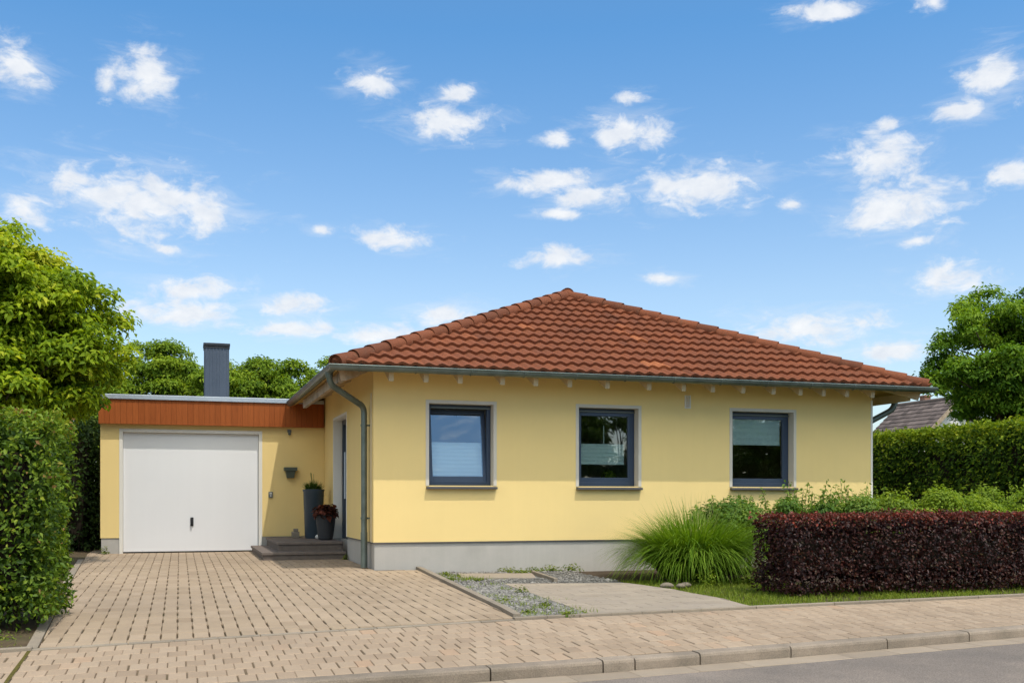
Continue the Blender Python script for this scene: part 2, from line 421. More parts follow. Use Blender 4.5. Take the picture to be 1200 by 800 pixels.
mb = strip_sheet([-4.6,-4.2,-3.9]+[x*.25 for x in range(-15, 2)]+[.45], lambda x: rear(x)+.03, lambda x: 8.2 if x < -.1 else .05, lambda x, y: zdrive(x,y)-.014, 30)
tag(mb.build('driveway_joint_bed', M['sand']), kind='structure')

# sidewalk: running bond, laid lengthwise to the house
mb = MB(); CW, NR = .128, 8
for r in range(NR):
    t0, t1 = r/NR, (r+1)/NR
    for i in range(-95, 120):
        x0 = (i + (.5 if r % 2 else 0))*CW + random.uniform(-.004,.004); x1 = x0+CW
        g = .0018 + (.0040 if random.random() < .25*cl((6-x0)/8) + .04 else 0)
        def cq(x, t):
            ya, yb = rear_c(x)-.010, kerb(x)+.155
            return (x, lerp(ya, yb, t))
        h = .0045
        pts = [cq(x0+g, t1-h), cq(x1-g, t1-h), cq(x1-g, t0+h), cq(x0+g, t0+h)]
        paver(mb, pts, zwalk, min(1, max(0, random.gauss(.5, .2))))
tag(mb.build('sidewalk', M['walk']), kind='structure')
xs2 = [-39,-30,-20,-12.3] + [-12+.5*k for k in range(0, 55)] + [16,20,30,39]
tag(strip_sheet(xs2, lambda x: kerb(x)+.05, lambda x: rear_c(x)+.03, lambda x, y: zwalk(x,y)-.009, 8).build('sidewalk_joint_bed', M['sand2']), kind='structure')

# kerb stones along the road
mb = MB(); J = [-12.0+1.03*k for k in range(0, 9)] + [-2.3,-.512,.382,.656,1.244,2.129,3.183,4.176] + [5.19+1.02*k for k in range(0, 26)]
for a, b in zip(J, J[1:]):
    a2, b2 = a+.006, b-.006; dz = random.uniform(-.003,.003)
    n = 3; prof = [(0,-.46),(0,-.226),(.006,-.209),(.022,-.200),(.145,-.197),(.145,-.46)]
    V = []
    for k in range(n+1):
        x = lerp(a2, b2, k/n)
        for d, z in prof: V.append((x, kerb(x)+d, z+dz))
    m_ = len(prof); F = []
    for k in range(n):
        for q in range(m_-1): A = k*m_+q; F.append((A, A+m_, A+m_+1, A+1))
    F += [tuple(range(m_))[::-1], tuple(n*m_+q for q in range(m_))]
    mb.add(V, F, random.random())
tag(mb.build('kerb', M['kerb']), kind='structure')
# pale drain strip and asphalt road
mb = MB(); x = -14.
while x < 32:
    w = random.uniform(.48,.52)
    pts = [(x+.0015, kerb(x)-.26), (x+w-.0015, kerb(x+w)-.26), (x+w-.0015, kerb(x+w)-.010), (x+.0015, kerb(x)-.010)]
    paver(mb, pts, lambda x, y: -.286, random.random(), .005, .05); x += w
tag(mb.build('drain_strip', M['strip']), kind='structure')
tag(strip_sheet(xs2, lambda x: kerb(x)-6.5, lambda x: kerb(x)+.1, lambda x, y: -.292, 2).build('road', M['asphalt']), kind='structure')
tag(strip_sheet(xs2, lambda x: kerb(x)-8.2, lambda x: kerb(x)-6.5, lambda x, y: -.19, 1).build('far_sidewalk', M['walk']), kind='structure')

# edging stones: along the pavement, along both sides of the driveway
mb = MB(); x = -13.
while x < 30:
    w = random.uniform(.97, 1.02); a, b = x+.003, x+w-.003
    n = 3
    for k in range(n):
        xa, xb = lerp(a, b, k/n), lerp(a, b, (k+1)/n)
        up = .004 if xb < .36 and xa > -3.75 else .022
        q = [(xa, rear(xa)), (xb, rear(xb)), (xb, rear(xb)+.075), (xa, rear(xa)+.075)]
        rr = (x*7.3) % 1
        mb.add([(p[0], p[1], -.118+up) for p in q]+[(p[0], p[1], -.4) for p in q], [(0,1,2,3),(4,5,1,0),(5,6,2,1),(6,7,3,2),(7,4,0,3)], rr)
    x += w
tag(mb.build('edging', M['concrete'], bevel=.006), kind='structure')
mb = MB()
y = -5.82
while y < .12:
    w = min(.98, .14-y); ya, yb = y+.003, y+w-.003
    q = [(RIGHT(min(ya,-.01)), ya), (RIGHT(min(ya,-.01))+.075, ya), (RIGHT(min(yb,-.01))+.075, yb), (RIGHT(min(yb,-.01)), yb)]
    if ya < rear(.4)+.08: q = [(p[0], max(p[1], rear(.4)+.08)) for p in q]
    mb.add([(p[0], min(p[1], -.01), max(zdrive(*p)+.032, zpad(*p)+.012)) for p in q]+[(p[0], min(p[1],-.01), -.3) for p in q], [(0,1,2,3),(5,4,0,1),(6,5,1,2),(7,6,2,3),(4,7,3,0)], random.random()); y += .98
y = -6.14
while y < 3.6:
    ya, yb = y+.003, y+.97
    q = [(LEFT(ya), ya), (LEFT(ya)+.08, ya), (LEFT(yb)+.08, yb), (LEFT(yb), yb)]
    q = [(p[0], max(p[1], rear(p[0])+.08)) for p in q]
    mb.add([(p[0], p[1], zdrive(*p)+.004) for p in q]+[(p[0], p[1], -.3) for p in q], [(0,1,2,3),(5,4,0,1),(6,5,1,2),(7,6,2,3),(4,7,3,0)], random.random()); y += .975
tag(mb.build('driveway_edging', M['concrete'], bevel=.006), kind='structure')

mb = MB(); ys = [rear(-3.66)-.02, -6.5, -6.8, -7.1, -7.4, kerb(-3.66)+.16]; pr = None
for y in ys:
    w = random.uniform(.009,.016); x = -3.66 - .004*random.random()
    cur = ((x-w, y, zwalk(x,y)+.003), (x+w, y, zwalk(x,y)+.003))
    if pr: mb.poly([pr[0], cur[0], cur[1], pr[1]])
    pr = cur
tag(mb.build('moss', surf('joint_moss', (.10,.085,.022), .95, .35, 25, .6, 80, .1)), 'thin line of moss in the sidewalk joint in line with the left driveway edge', 'moss', kind='stuff')
# paved parking pad: rectangular slabs in courses
PADL = lambda y: lerp(1.13, 1.30, cl((y+5.8)/3.8))
def PADR(y):
    tab = [(-5.8,2.93),(-5.3,2.98),(-4.4,3.08),(-3.2,3.03),(-2.36,2.85),(-2.0,2.8)]; return interp(tab, y)
PADB = lambda x: lerp(-2.0, -2.36, cl((x-1.3)/1.55))
mb = MB(); rl, cw = .20, .40
for j in range(24):
    y0 = -6.0 + j*rl
    for i in range(9):
        x0 = .75 + i*cw + (cw/2 if j % 2 else 0) - .3; x1 = x0+cw; y1 = y0+rl
        def cp(x, y):
            y = min(max(y, rear(x)+.08), PADB(x)); return (min(max(x, PADL(y)), PADR(y)), y)
        h = .0024
        paver(mb, [cp(x0+h,y0+h), cp(x1-h,y0+h), cp(x1-h,y1-h), cp(x0+h,y1-h)], lambda x, y: zpad(x,y)+.006, random.random(), .003, .05)
for (xa, ya, xb, yb) in ((1.34,-1.9,2.05,-.75),):   # small slab field behind, at the wall
    paver(mb, [(1.02,-1.02),(2.0,-1.25),(2.2,-.5),(1.15,-.32)], lambda x, y: zpad(x,y)+.004, .1, .004, .05)
tag(mb.build('parking_pad', M['pad']), kind='structure')
mb = MB(); mb.bar((2.22,-.45,-.065), (2.06,-1.86,-.07), .05, .07)
tag(mb.build('slab_edging', M['concrete'], bevel=.004), kind='structure')

# gravel strip
mb = strip_sheet([.43,.6,.8,1.0,1.2,1.45,2.0,2.9], lambda x: rear(x)+.08 if x < 1.25 else (-2.2), lambda x: -.02, lambda x, y: zpad(x,y)-.012, 14)
tag(mb.build('gravel_bed', M['gravelbase'], smooth=True), kind='structure')
def ico():
    b = bmesh.new(); bmesh.ops.create_icosphere(b, subdivisions=1, radius=1)
    v = np.array([q.co for q in b.verts]); f = np.array([[q.index for q in p.verts] for p in b.faces]); b.free(); return v, f
IV, IF = ico()
def pebbles(name, pts, size, mat, kind):
    N = len(pts); S = size*np.exp(RNG.normal(0, .35, N))
    sc = np.stack([S*RNG.uniform(.7,1.3,N), S*RNG.uniform(.7,1.3,N), S*RNG.uniform(.45,.8,N)], 1)
    v = IV[None]*(1+RNG.uniform(-.18,.18,(N,len(IV),1)))*sc[:,None,:]
    a = RNG.uniform(0, 6.28, N); c, s = np.cos(a)[:,None], np.sin(a)[:,None]
    v = np.stack([v[...,0]*c - v[...,1]*s, v[...,0]*s + v[...,1]*c, v[...,2]], -1) + np.asarray(pts)[:,None,:]
    f = (IF[None] + (np.arange(N)*len(IV))[:,None,None]).reshape(-1,3)
    me = bpy.data.meshes.new(name); me.from_pydata(v.reshape(-1,3).tolist(), [], f.tolist())
    at = me.attributes.new('rnd','FLOAT','FACE'); at.data.foreach_set('value', np.repeat(RNG.uniform(0,1,N), len(IF)).astype(np.float32))
    me.materials.append(mat); o = bpy.data.objects.new(name, me); COL.objects.link(o); tag(o, kind=kind); return o
pts = []
while len(pts) < 7000:
    y = random.uniform(-5.75, -.03); x = random.uniform(RIGHT(y)+.08, 2.9 if y > -2.0 else 1.35)
    if y < rear(x)+.095: continue
    if y < -2.0 and x > PADL(y)-.01: continue
    if y > -2.0 and x > 1.35 and y < PADB(x)+.02: continue
    if 1.02 < x < 2.25 and -1.3 < y < -.4: continue
    if random.random() < .35 and x > 1.4: continue
    pts.append((x, y, zpad(x,y)-.004+random.uniform(-.002,.004)))
g = pebbles('gravel', pts, .0125, M['stone'], 'stuff'); tag(g, 'loose grey gravel between driveway edging and parking slabs', 'gravel')

# blades of grass
def blades(name, pos, h, w, mat, parent=None, lean=.5, rnd=None, seg=3, dirs=None, curve=1.0):
    N = len(pos); off = np.zeros(3); p = parent
    while p: off += np.array(p.location); p = p.parent
    pos = np.asarray(pos)-off
    H = h*(1+RNG.uniform(-.45,.45,N)) if np.isscalar(h) else np.asarray(h)
    a = RNG.uniform(0, 6.283, N) if dirs is None else dirs
    d = np.stack([np.cos(a), np.sin(a), 0*a], 1); s = np.stack([-np.sin(a), np.cos(a), 0*a], 1)
    ln = lean*RNG.uniform(.3, 1.2, N) if np.isscalar(lean) else np.asarray(lean)
    V = []
    for k in range(seg+1):
        t = k/seg
        c = pos + np.array([0,0,1.])*(H*(t - ln*.42*curve*t**2.4))[:,None] + d*(H*ln*t**1.7)[:,None]
        ww = (w*(1-t)**.6 if k < seg else 0) if np.isscalar(w) else w[:,None]*max((1-t)**.6, .02)
        V += [c - s*ww/2, c + s*ww/2]
    V = np.stack(V, 1); n = 2*(seg+1)
    base = (np.arange(N)*n)[:,None]
    F = np.concatenate([base + np.array([[2*k, 2*k+1, 2*k+3, 2*k+2]]) for k in range(seg)], 1).reshape(-1)
    me = bpy.data.meshes.new(name)
    me.vertices.add(N*n); me.vertices.foreach_set('co', V.astype(np.float32).ravel())
    me.loops.add(len(F)); me.loops.foreach_set('vertex_index', F.astype(np.int32))
    me.polygons.add(N*seg); me.polygons.foreach_set('loop_start', np.arange(0, len(F), 4, dtype=np.int32))
    me.update(calc_edges=True)
    r = RNG.uniform(0,1,N) if rnd is None else rnd
    at = me.attributes.new('rnd','FLOAT','FACE'); at.data.foreach_set('value', np.repeat(r, seg).astype(np.float32))
    me.materials.append(mat); o = bpy.data.objects.new(name, me); COL.objects.link(o)
    if parent: o.parent = parent
    return o
pts = []
while len(pts) < 26000:                       # lawn patch by the pad and the strip under the hedge
    x = random.uniform(2.9, 13); y = random.uniform(-5.2, -1.9)
    if y < rear(x)+.09: continue
    if y > -3.4 and x > 5: continue
    if x < PADR(y)+.03: continue
    if y < -3.9 and x > 3.9 and random.random() < (.45 if (math.sin(x*5.1)+math.sin(x*2.3+1)) < 0 else 0): continue
    if x > 6.5 and random.random() < .3: continue
    pts.append((x, y, zgard(x,y)))
for k in range(1500):
    x = random.uniform(-9, -3.73); y = random.uniform(rear(x)+.08, -5.0); pts.append((x, y, zgard(x,y)))
for k in range(26):                           # short grass in the gravel
    cy = random.uniform(-5.6,-.3); cx = random.uniform(RIGHT(cy)+.12, 1.15); rr_ = random.uniform(.04,.13)
    cy = max(cy, rear(cx)+.2)
    for q in range(70):
        px, py = cx+random.gauss(0,rr_), cy+random.gauss(0,rr_)
        if py > rear(px)+.1 and px > RIGHT(py)+.09: pts.append((px, py, zpad(cx,cy)-.015))
tag(blades('grass', pts, .055, .007, L['lawn'], lean=.7), 'short green lawn grass beside parking slabs and under hedges', 'grass', kind='stuff')

# ------------------------------------------------------------------ the bungalow
W, D = 8.31, 10.5
house = empty('bungalow', (0,0,0), 'yellow rendered bungalow with red tiled hip roof and three street windows', 'house')
def wall_panel(mb, o, u, n, us, zs, openings, th):
    """outer and inner faces of a wall, cells in openings left out, with the ends closed"""
    o, u, n = Vector(o), Vector(u), Vector(n); up = Vector((0,0,1))
    for a, b in zip(us, us[1:]):
        for c, d in zip(zs, zs[1:]):
            if any(p <= (a+b)/2 <= q and r <= (c+d)/2 <= s for p, q, r, s in openings): continue
            P = [o+u*a+up*c, o+u*b+up*c, o+u*b+up*d, o+u*a+up*d]
            mb.poly(P); mb.poly([p - n*th for p in P][::-1])
    for p, q, r, s in openings:
        for A, B in (((p,r),(p,s)), ((p,s),(q,s)), ((q,s),(q,r)), ((q,r),(p,r))):
            if A[1] == B[1] == r and abs(r-zs[0]) < .01: continue
            P0 = o+u*A[0]+up*A[1]; P1 = o+u*B[0]+up*B[1]; mb.poly([P0, P1, P1-n*th, P0-n*th])
WIN = [(.80,1.772,1.19,2.374), (3.104,4.088,1.186,2.376), (5.70,6.818,1.188,2.386)]
DOOR = (2.50, 3.99, .30, 2.385)
mb = MB(); ZB, ZT = .378, 3.02
def cuts(ops, a, b): return sorted({a, b, *[o[0] for o in ops], *[o[1] for o in ops]})
def zcuts(ops): return sorted({ZB, ZT, *[o[2] for o in ops if o[2] > ZB], *[o[3] for o in ops]})
wall_panel(mb, (0,0,0), (1,0,0), (0,-1,0), cuts(WIN,0,W), zcuts(WIN), WIN, .3)
dop = [(D-DOOR[1], D-DOOR[0], ZB-.0, DOOR[3])]
wall_panel(mb, (0,D,0), (0,-1,0), (-1,0,0), cuts(dop,0,D), zcuts(dop), dop, .3)
wall_panel(mb, (W,0,0), (0,1,0), (1,0,0), [0,D], [ZB,ZT], [], .3)
wall_panel(mb, (W,D,0), (-1,0,0), (0,1,0), [0,W], [ZB,ZT], [], .3)
child(mb, 'wall', M['yellow'], house)
mb = MB(); e = .018                                   # plinth, set back a little under the render
mb.box(e, e, -.5, W-e, .3, ZB-.004); mb.box(W-.3, .3, -.5, W-e, D-e, ZB-.004); mb.box(e, D-.3, -.5, W-.3, D-e, ZB-.004)
mb.box(e, .3, -.5, .3, DOOR[0], ZB-.004); mb.box(e, DOOR[1], -.5, .3, D-.3, ZB-.004); mb.box(e+.1, DOOR[0], -.5, .3, DOOR[1], .295)
child(mb, 'plinth', M['plinth'], house)
mb = MB(); mb.box(-.006, -.006, ZB-.012, W+.006, .02, ZB+.002); mb.box(-.006, .02, ZB-.012, .02, DOOR[0], ZB+.002)
child(mb, 'drip_edge', M['sill'], house)
mb = MB(); mb.box(W-.03, -.006, ZB+.003, W+.006, .03, 2.62)
child(mb, 'corner_bead', M['whitetrim'], house)
mb = MB(); mb.box(.31,.31,2.62,W-.31,D-.31,2.66); mb.box(.31,.31,.2,W-.31,D-.31,.25); mb.box(.31,4.2,.25,W-.31,4.25,2.62)
mb.box(2.3,.31,.25,2.36,4.2,2.62); mb.box(4.95,.31,.25,5.0,4.2,2.62)
child(mb, 'room', M['room'], house)

# roof
EX0, EX1, EY0, EZ = -.605, 8.935, -.575, 2.80
AX, AY, AZ = 4.165, 3.33, 4.70
EY1 = D+.575; AY2 = EY1-(AY-EY0)
def slope(origin, a, b_h, run, rise, width, planes, name, mat, parent, tw=.185):
    """interlocking pantiles: a = along the eave, b_h = horizontal direction up the slope"""
    o, a, bh = Vector(origin), Vector(a), Vector(b_h); up = Vector((0,0,1))
    b = (bh*run + up*rise).normalized(); n = a.cross(b).normalized(); SL = math.hypot(run, rise)
    nc = 13; CL = SL/nc; per = 8; nt = int(width/tw)+2
    prof = []
    for k in range(per):
        p = k/per
        prof.append((.004,.019,.031,.032,.026,.017,.008,.001)[k])
    bm = bmesh.new(); ly = bm.faces.layers.float.new('rnd')
    rows = []
    for c in range(nc+1):
        for (bb, hb) in ((c*CL-.012, .0), (c*CL-.016, .047), (c*CL+CL*.5, .023)):
            row = []
            for i in range(nt*per+1):
                x = i/per*tw - tw/2; j = int(i//per)
                jit = .004*math.sin(j*12.9+c*78.2)
                row.append(bm.verts.new(o + a*x + b*(bb + (jit if hb > 0 else jit)) + n*(prof[i % per]+hb + .002*math.sin(j*5.3+c*3.1))))
            rows.append((c, row))
    rng = random.Random(name)
    tone = {}
    for (c0, r0), (c1, r1) in zip(rows, rows[1:]):
        for i in range(nt*per):
            f = bm.faces.new((r0[i], r0[i+1], r1[i+1], r1[i])); f.smooth = True
            key = (c0, i//per); tone.setdefault(key, min(1, max(0, rng.gauss(.5, .15) + (.28 if rng.random() < .035 else 0)))); f[ly] = tone[key]
    for i in range(0, len(rows)-1, 3):
        for e_ in rows[i+1][1]: pass
    for (co, no) in planes:
        g = bm.verts[:]+bm.edges[:]+bm.faces[:]
        bmesh.ops.bisect_plane(bm, geom=g, plane_co=co, plane_no=no, clear_outer=True)
    for e_ in bm.edges:
        if len(e_.link_faces) == 2 and e_.calc_face_angle(0) > rad(50): e_.smooth = False
    me = bpy.data.meshes.new(name); bm.to_mesh(me); bm.free(); me.materials.append(mat)
    ob = bpy.data.objects.new(name, me); COL.objects.link(ob); ob.parent = parent
    return ob
c00, c10, c01, c11 = Vector((EX0,EY0,EZ)), Vector((EX1,EY0,EZ)), Vector((EX0,EY1,EZ)), Vector((EX1,EY1,EZ))
P1, P2 = Vector((AX,AY,AZ)), Vector((AX,AY2,AZ))
def vplane(p, q, inside):
    d = (q-p); no = Vector((d.y, -d.x, 0)).normalized()
    if (Vector(inside)-p).dot(no) > 0: no = -no
    return (p, no)
roof = MB()                                            # under-roof boards seen under the eaves
dz = Vector((0,0,-.075))
for q in ((c00,c10,P1),(c10,c11,P2,P1),(c11,c01,P2),(c01,c00,P1,P2)): roof.poly([p+dz for p in q])
roof = child(roof, 'roof', M['soffit'], house)
fr, mid = (4,-1,3), None
slope((EX0,EY0,EZ), (1,0,0), (0,1,0), AY-EY0, AZ-EZ, EX1-EX0, [vplane(c00,P1,fr), vplane(c10,P1,fr)], 'roof_tiles', M['tile'], roof)
slope((EX0,EY1,EZ), (0,-1,0), (1,0,0), AX-EX0, AZ-EZ, EY1-EY0, [vplane(c00,P1,(-1,5,3)), vplane(c01,P2,(-1,5,3)), (P1, Vector((1,0,0)))], 'roof_tiles', M['tile'], roof)
slope((EX1,EY0,EZ), (0,1,0), (-1,0,0), EX1-AX, AZ-EZ, EY1-EY0, [vplane(c10,P1,(12,5,3)), vplane(c11,P2,(12,5,3)), (P1, Vector((-1,0,0)))], 'roof_tiles', M['tile'], roof)
slope((EX1,EY1,EZ), (-1,0,0), (0,-1,0), EY1-AY2, AZ-EZ, EX1-EX0, [vplane(c01,P2,(4,15,3)), vplane(c11,P2,(4,15,3))], 'roof_tiles', M['tile'], roof)
def caps(name, p, q, parent, end=True):
    p, q = Vector(p), Vector(q); d = (q-p); Ln = d.length; d.normalize()
    s = d.cross(Vector((0,0,1))).normalized(); u = s.cross(d); mb = MB(); n = int(Ln/.34); st = Ln/n
    for k in range(n):
        a = k*st - .03; b = a+st+.05; tone = min(1, max(0, random.gauss(.30,.2)))
        ring = []
        jit = random.uniform(-.008,.008)
        for (t, r, lift) in ((a, .124, .024), (a+.04, .123, .024), (b, .110, .008)):
            for m_ in range(11):
                an = math.pi*(-.14+1.28*m_/10)
                ring.append(p + d*t + s*(math.cos(an)*r + jit) + u*(math.sin(an)*r*.88 + lift - .005))
        F = []
        for j in range(2):
            for m_ in range(10): A = j*11+m_; F.append((A, A+1, A+12, A+11))
        mb.add(ring, F, tone)
        mb.add(ring[:11] + [c + d*.012 - u*.0 + (p+d*a+u*.02-c)*.18 for c in ring[:11]], [(m_+1, m_, m_+11, m_+12) for m_ in range(10)], tone)
        if k == 0 and end: mb.poly([c + d*.03 for c in ring[:11]][::-1], .3)
    return child(mb, name, M['tile'], parent, smooth=True, auto=40)
off = Vector((0,0,.018))
caps('hip_cap', c00+off+Vector((.02,.02,0)), P1+off, roof); caps('hip_cap', c10+off+Vector((-.02,.02,0)), P1+off, roof)
caps('hip_cap', c01+off, P2+off, roof); caps('hip_cap', c11+off, P2+off, roof)
caps('ridge_cap', P1+off+Vector((0,-.06,.01)), P2+off+Vector((0,0,.01)), roof)
mb = MB()                                               # apex piece joining the hips
mb.lathe([(.0,.125),(.06,.118),(.105,.085),(.125,.03),(.13,-.03)], (AX,AY,AZ+.025), 16)
child(mb, 'apex_cap', M['tile'], roof, smooth=True)

def gutter(path, name, r=.066):
    """half-round gutter with a rolled front bead; path corners are mitred"""
    path = [Vector(p) for p in path]; mb = MB(); n = 9; V = []
    prof = [(r*math.cos(a), r*math.sin(a)) for a in [math.pi + math.pi*k/n for k in range(n+1)]]
    prof = [(x, z) for x, z in prof] + [(x*.93, z*.93) for x, z in reversed(prof)]
    # side +x is the outer lip
    m_ = len(prof)
    for i, p in enumerate(path):
        d0 = (p - path[i-1]).normalized() if i else (path[1]-p).normalized()
        d1 = (path[i+1]-p).normalized() if i < len(path)-1 else d0
        s0, s1 = Vector((d0.y,-d0.x,0)), Vector((d1.y,-d1.x,0)); s = (s0+s1); s = s/ (s.length_squared/2) if s.length > .1 else s0
        for x, z in prof: V.append(p + s*x + Vector((0,0,z)))
    F = []
    for i in range(len(path)-1):
        for k in range(m_): A = i*m_+k; B = i*m_+(k+1)%m_; F.append((A, B, B+m_, A+m_))
    F += [tuple(range(m_)), tuple((len(path)-1)*m_+k for k in range(m_))[::-1]]
    mb.add(V, F)
    bead = []
    for i, p in enumerate(path):
        d0 = (p - path[i-1]).normalized() if i else (path[1]-p).normalized()
        d1 = (path[i+1]-p).normalized() if i < len(path)-1 else d0
        s0, s1 = Vector((d0.y,-d0.x,0)), Vector((d1.y,-d1.x,0)); s = (s0+s1); s = s/(s.length_squared/2)
        bead.append(p + s*r + Vector((0,0,.004)))
    mb.tube(bead, .011, 8)
    return child(mb, name, M['zinc'], house, smooth=True, auto=45)
GZ = 2.782
gutter([(EX0-.045, 5.10, GZ), (EX0-.045, EY0-.035, GZ), (EX1+.045, EY0-.035, GZ), (EX1+.045, EY1, GZ)], 'gutter')
for x in [EX0+.3+.78*k for k in range(13)]:
    mb = MB(); mb.tube([(x, EY0-.035+.072*math.cos(a), GZ+.072*math.sin(a)) for a in [math.pi+math.pi*k/8 for k in range(9)]], .007, 6)
    child(mb, 'gutter_bracket', M['zinc'], house)
# rafter tails
rx = [.16,.65,1.14,1.76,2.26,2.78,3.37,4.04,4.61,5.10,5.62,6.15,6.63,7.05,7.48,7.96]
tf = (AZ-EZ)/(AY-EY0)
for x in rx:
    mb = MB(); zt = lambda y: EZ-.079+(y-EY0)*tf
    y0, y1 = -.505, .02; w = .07
    top = [(x-w/2,y0,zt(y0)),(x+w/2,y0,zt(y0)),(x+w/2,y1,zt(y1)),(x-w/2,y1,zt(y1))]
    bot = [(x-w/2,y0+.025,zt(y0)-.145),(x+w/2,y0+.025,zt(y0)-.145),(x+w/2,y1,zt(y1)-.155),(x-w/2,y1,zt(y1)-.155)]
    mb.add(top+bot, [(0,1,2,3),(7,6,5,4),(4,5,1,0),(5,6,2,1),(6,7,3,2),(7,4,0,3)])
    child(mb, 'rafter', M['rafter'], house, bevel=.006)
mb = MB(); mb.bar((-.50,-.40,2.675), (.0,.0,2.905), .10, .15)
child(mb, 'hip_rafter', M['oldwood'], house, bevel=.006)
mb = MB(); mb.bar((W+.60,-.42,2.675), (W,.0,2.905), .10, .15)
child(mb, 'hip_rafter', M['rafter'], house, bevel=.006)
mb = MB(); mb.box(-.53,-.30,2.595,-.47,4.06,2.735)
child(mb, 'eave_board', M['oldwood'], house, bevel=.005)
mb = MB(); mb.box(W+.46,-.30,2.60,W+.52,9.9,2.735)
child(mb, 'eave_board', M['rafter'], house, bevel=.005)
for y in [.5+.75*k for k in range(6)]:
    mb = MB(); mb.bar((-.50,y,2.735),(.02,y,2.94),.07,.13); child(mb, 'rafter', M['rafter'], house, bevel=.006)

# downpipes
def arc_path(pts, r=.09, n=6):
    pts = [Vector(p) for p in pts]; out = [pts[0]]
    for a, b, c in zip(pts, pts[1:], pts[2:]):
        d0 = (a-b).normalized(); d1 = (c-b).normalized(); p0, p1 = b+d0*r, b+d1*r
        for k in range(n+1):
            t = k/n; out.append(p0.lerp(b, t).lerp(b.lerp(p1, t), t))
    out.append(pts[-1]); return out
mb = MB(); mb.tube(arc_path([(-.650,-.22,2.73),(-.640,-.20,2.575),(-.085,.285,2.315),(-.085,.285,.50)]), .043, 16)
mb.tube([(-.085,.285,.52),(-.085,.285,.015)], .049, 16); mb.tube([(-.650,-.22,2.66),(-.650,-.22,2.735)], [.046,.056], 16)
dp = child(mb, 'downpipe', M['zinc'], house, smooth=True, auto=45)
for z in (2.05,.72):
    mb = MB(); mb.tube([(-.085,.285,z-.015),(-.085,.285,z+.015)], .050, 16); mb.box(-.05,.275,z-.012,.0,.295,z+.012); child(mb, 'pipe_clip', M['zinc'], dp)
mb = MB(); mb.tube(arc_path([(8.92,.16,2.74),(8.84,.16,2.50),(W+.10,.26,2.27),(W+.10,.26,0)]), .050, 16)
child(mb, 'downpipe', M['zinc'], house, smooth=True, auto=45)

# windows
def pleated(mb, x0, x1, y, z0, z1, M_=None, p=.028):
    n = max(2, int((z1-z0)/p)); V = []
    for k in range(n+1):
        z = lerp(z0, z1, k/n); yy = y + (.008 if k % 2 else 0)
        for x in (x0, x1):
            v = Vector((x, yy, z)); V.append(M_ @ v if M_ else v)
    mb.add(V, [(2*k,2*k+1,2*k+3,2*k+2) for k in range(n)])
def ring(mb, x0, x1, z0, z1, y0, y1, wl, wr, wb, wt, M_=None):
    mb.box(x0, y0, z0, x0+wl, y1, z1, M_); mb.box(x1-wr, y0, z0, x1, y1, z1, M_)
    mb.box(x0+wl, y0, z0, x1-wr, y1, z0+wb, M_); mb.box(x0+wl, y0, z1-wt, x1-wr, y1, z1, M_)
for k, (x0,x1,z0,z1) in enumerate(WIN):
    tilt = k == 0
    mb = MB(); ring(mb, x0+.004, x1-.004, z0+.002, z1-.004, .15, .215, .055, .055, .06, .055)
    win = child(mb, 'window', M['frame'], house, bevel=.004)
    s0, s1, t0, t1 = x0+.045, x1-.045, z0+.05, z1-.05
    if tilt: R_ = Matrix.Translation((0,.175,t0)) @ Matrix.Rotation(rad(-8.5), 4, 'X') @ Matrix.Translation((0,-.175,-t0))
    else: R_ = None
    mb = MB(); ring(mb, s0, s1, t0, t1, .172 if tilt else .158, .235 if tilt else .225, .058, .058, .085, .065, R_)
    child(mb, 'sash', M['frame'], win, bevel=.004)
    g0, g1, h0, h1 = s0+.058, s1-.058, t0+.085, t1-.065
    mb = MB(); P = [(g0,.185,h0),(g1,.185,h0),(g1,.185,h1),(g0,.185,h1)]
    mb.poly([R_ @ Vector(p) if R_ else p for p in P])
    child(mb, 'pane', M['glass2'] if tilt else M['glass'], win)
    mb = MB(); bm_ = M['blind']
    if k == 0:
        pleated(mb, g0+.01, g1-.005, .212, h0+.03, h0+.50, R_); mb.box(g0+.01,.205,h0+.5,g1-.005,.222,h0+.515,R_); mb.box(g0+.01,.205,h0+.012,g1-.005,.222,h0+.03,R_); bm_ = M['bluebl']
    if k == 1:
        pleated(mb, g0+.005, g1-.05, .205, 1.535, 1.825); mb.box(g0+.005,.196,1.825,g1-.05,.216,1.838); mb.box(g0+.005,.196,1.523,g1-.05,.216,1.535); mb.box((g0+g1)/2-.006,.2,1.838,(g0+g1)/2+.006,.206,2.12)
    if k == 2:
        pleated(mb, g0+.01, g1-.03, .205, 1.88, h1, p=.045); mb.box(g0+.005,.196,1.86,g1-.03,.216,1.882)
    child(mb, 'blind', bm_, win)
    mb = MB(); mb.box(x0+.056,.118,z1-.060,x1-.012,.135,z1-.044)
    child(mb, 'shutter_rail', M['grey'], win)
    mb = MB(); bw = .045
    mb.box(x0-bw,-.006,z0-.002,x0+.003,.148,z1+bw); mb.box(x1-.003,-.006,z0-.002,x1+bw,.148,z1+bw); mb.box(x0+.003,-.006,z1-.003,x1-.003,.148,z1+bw)
    child(mb, 'surround', M['surround'], win)
    mb = MB(); mb.add([(x0-.04,-.075,z0-.020),(x1+.04,-.075,z0-.020),(x1+.04,.15,z0-.004),(x0-.04,.15,z0-.004),(x0-.04,-.075,z0-.052),(x1+.04,-.075,z0-.052),(x1+.04,-.0,z0-.052),(x0-.04,-.0,z0-.052)],
        [(0,1,2,3),(4,5,1,0),(7,6,5,4),(5,6,2,1),(7,4,0,3)])
    child(mb, 'sill', M['sill'], win, bevel=.003)
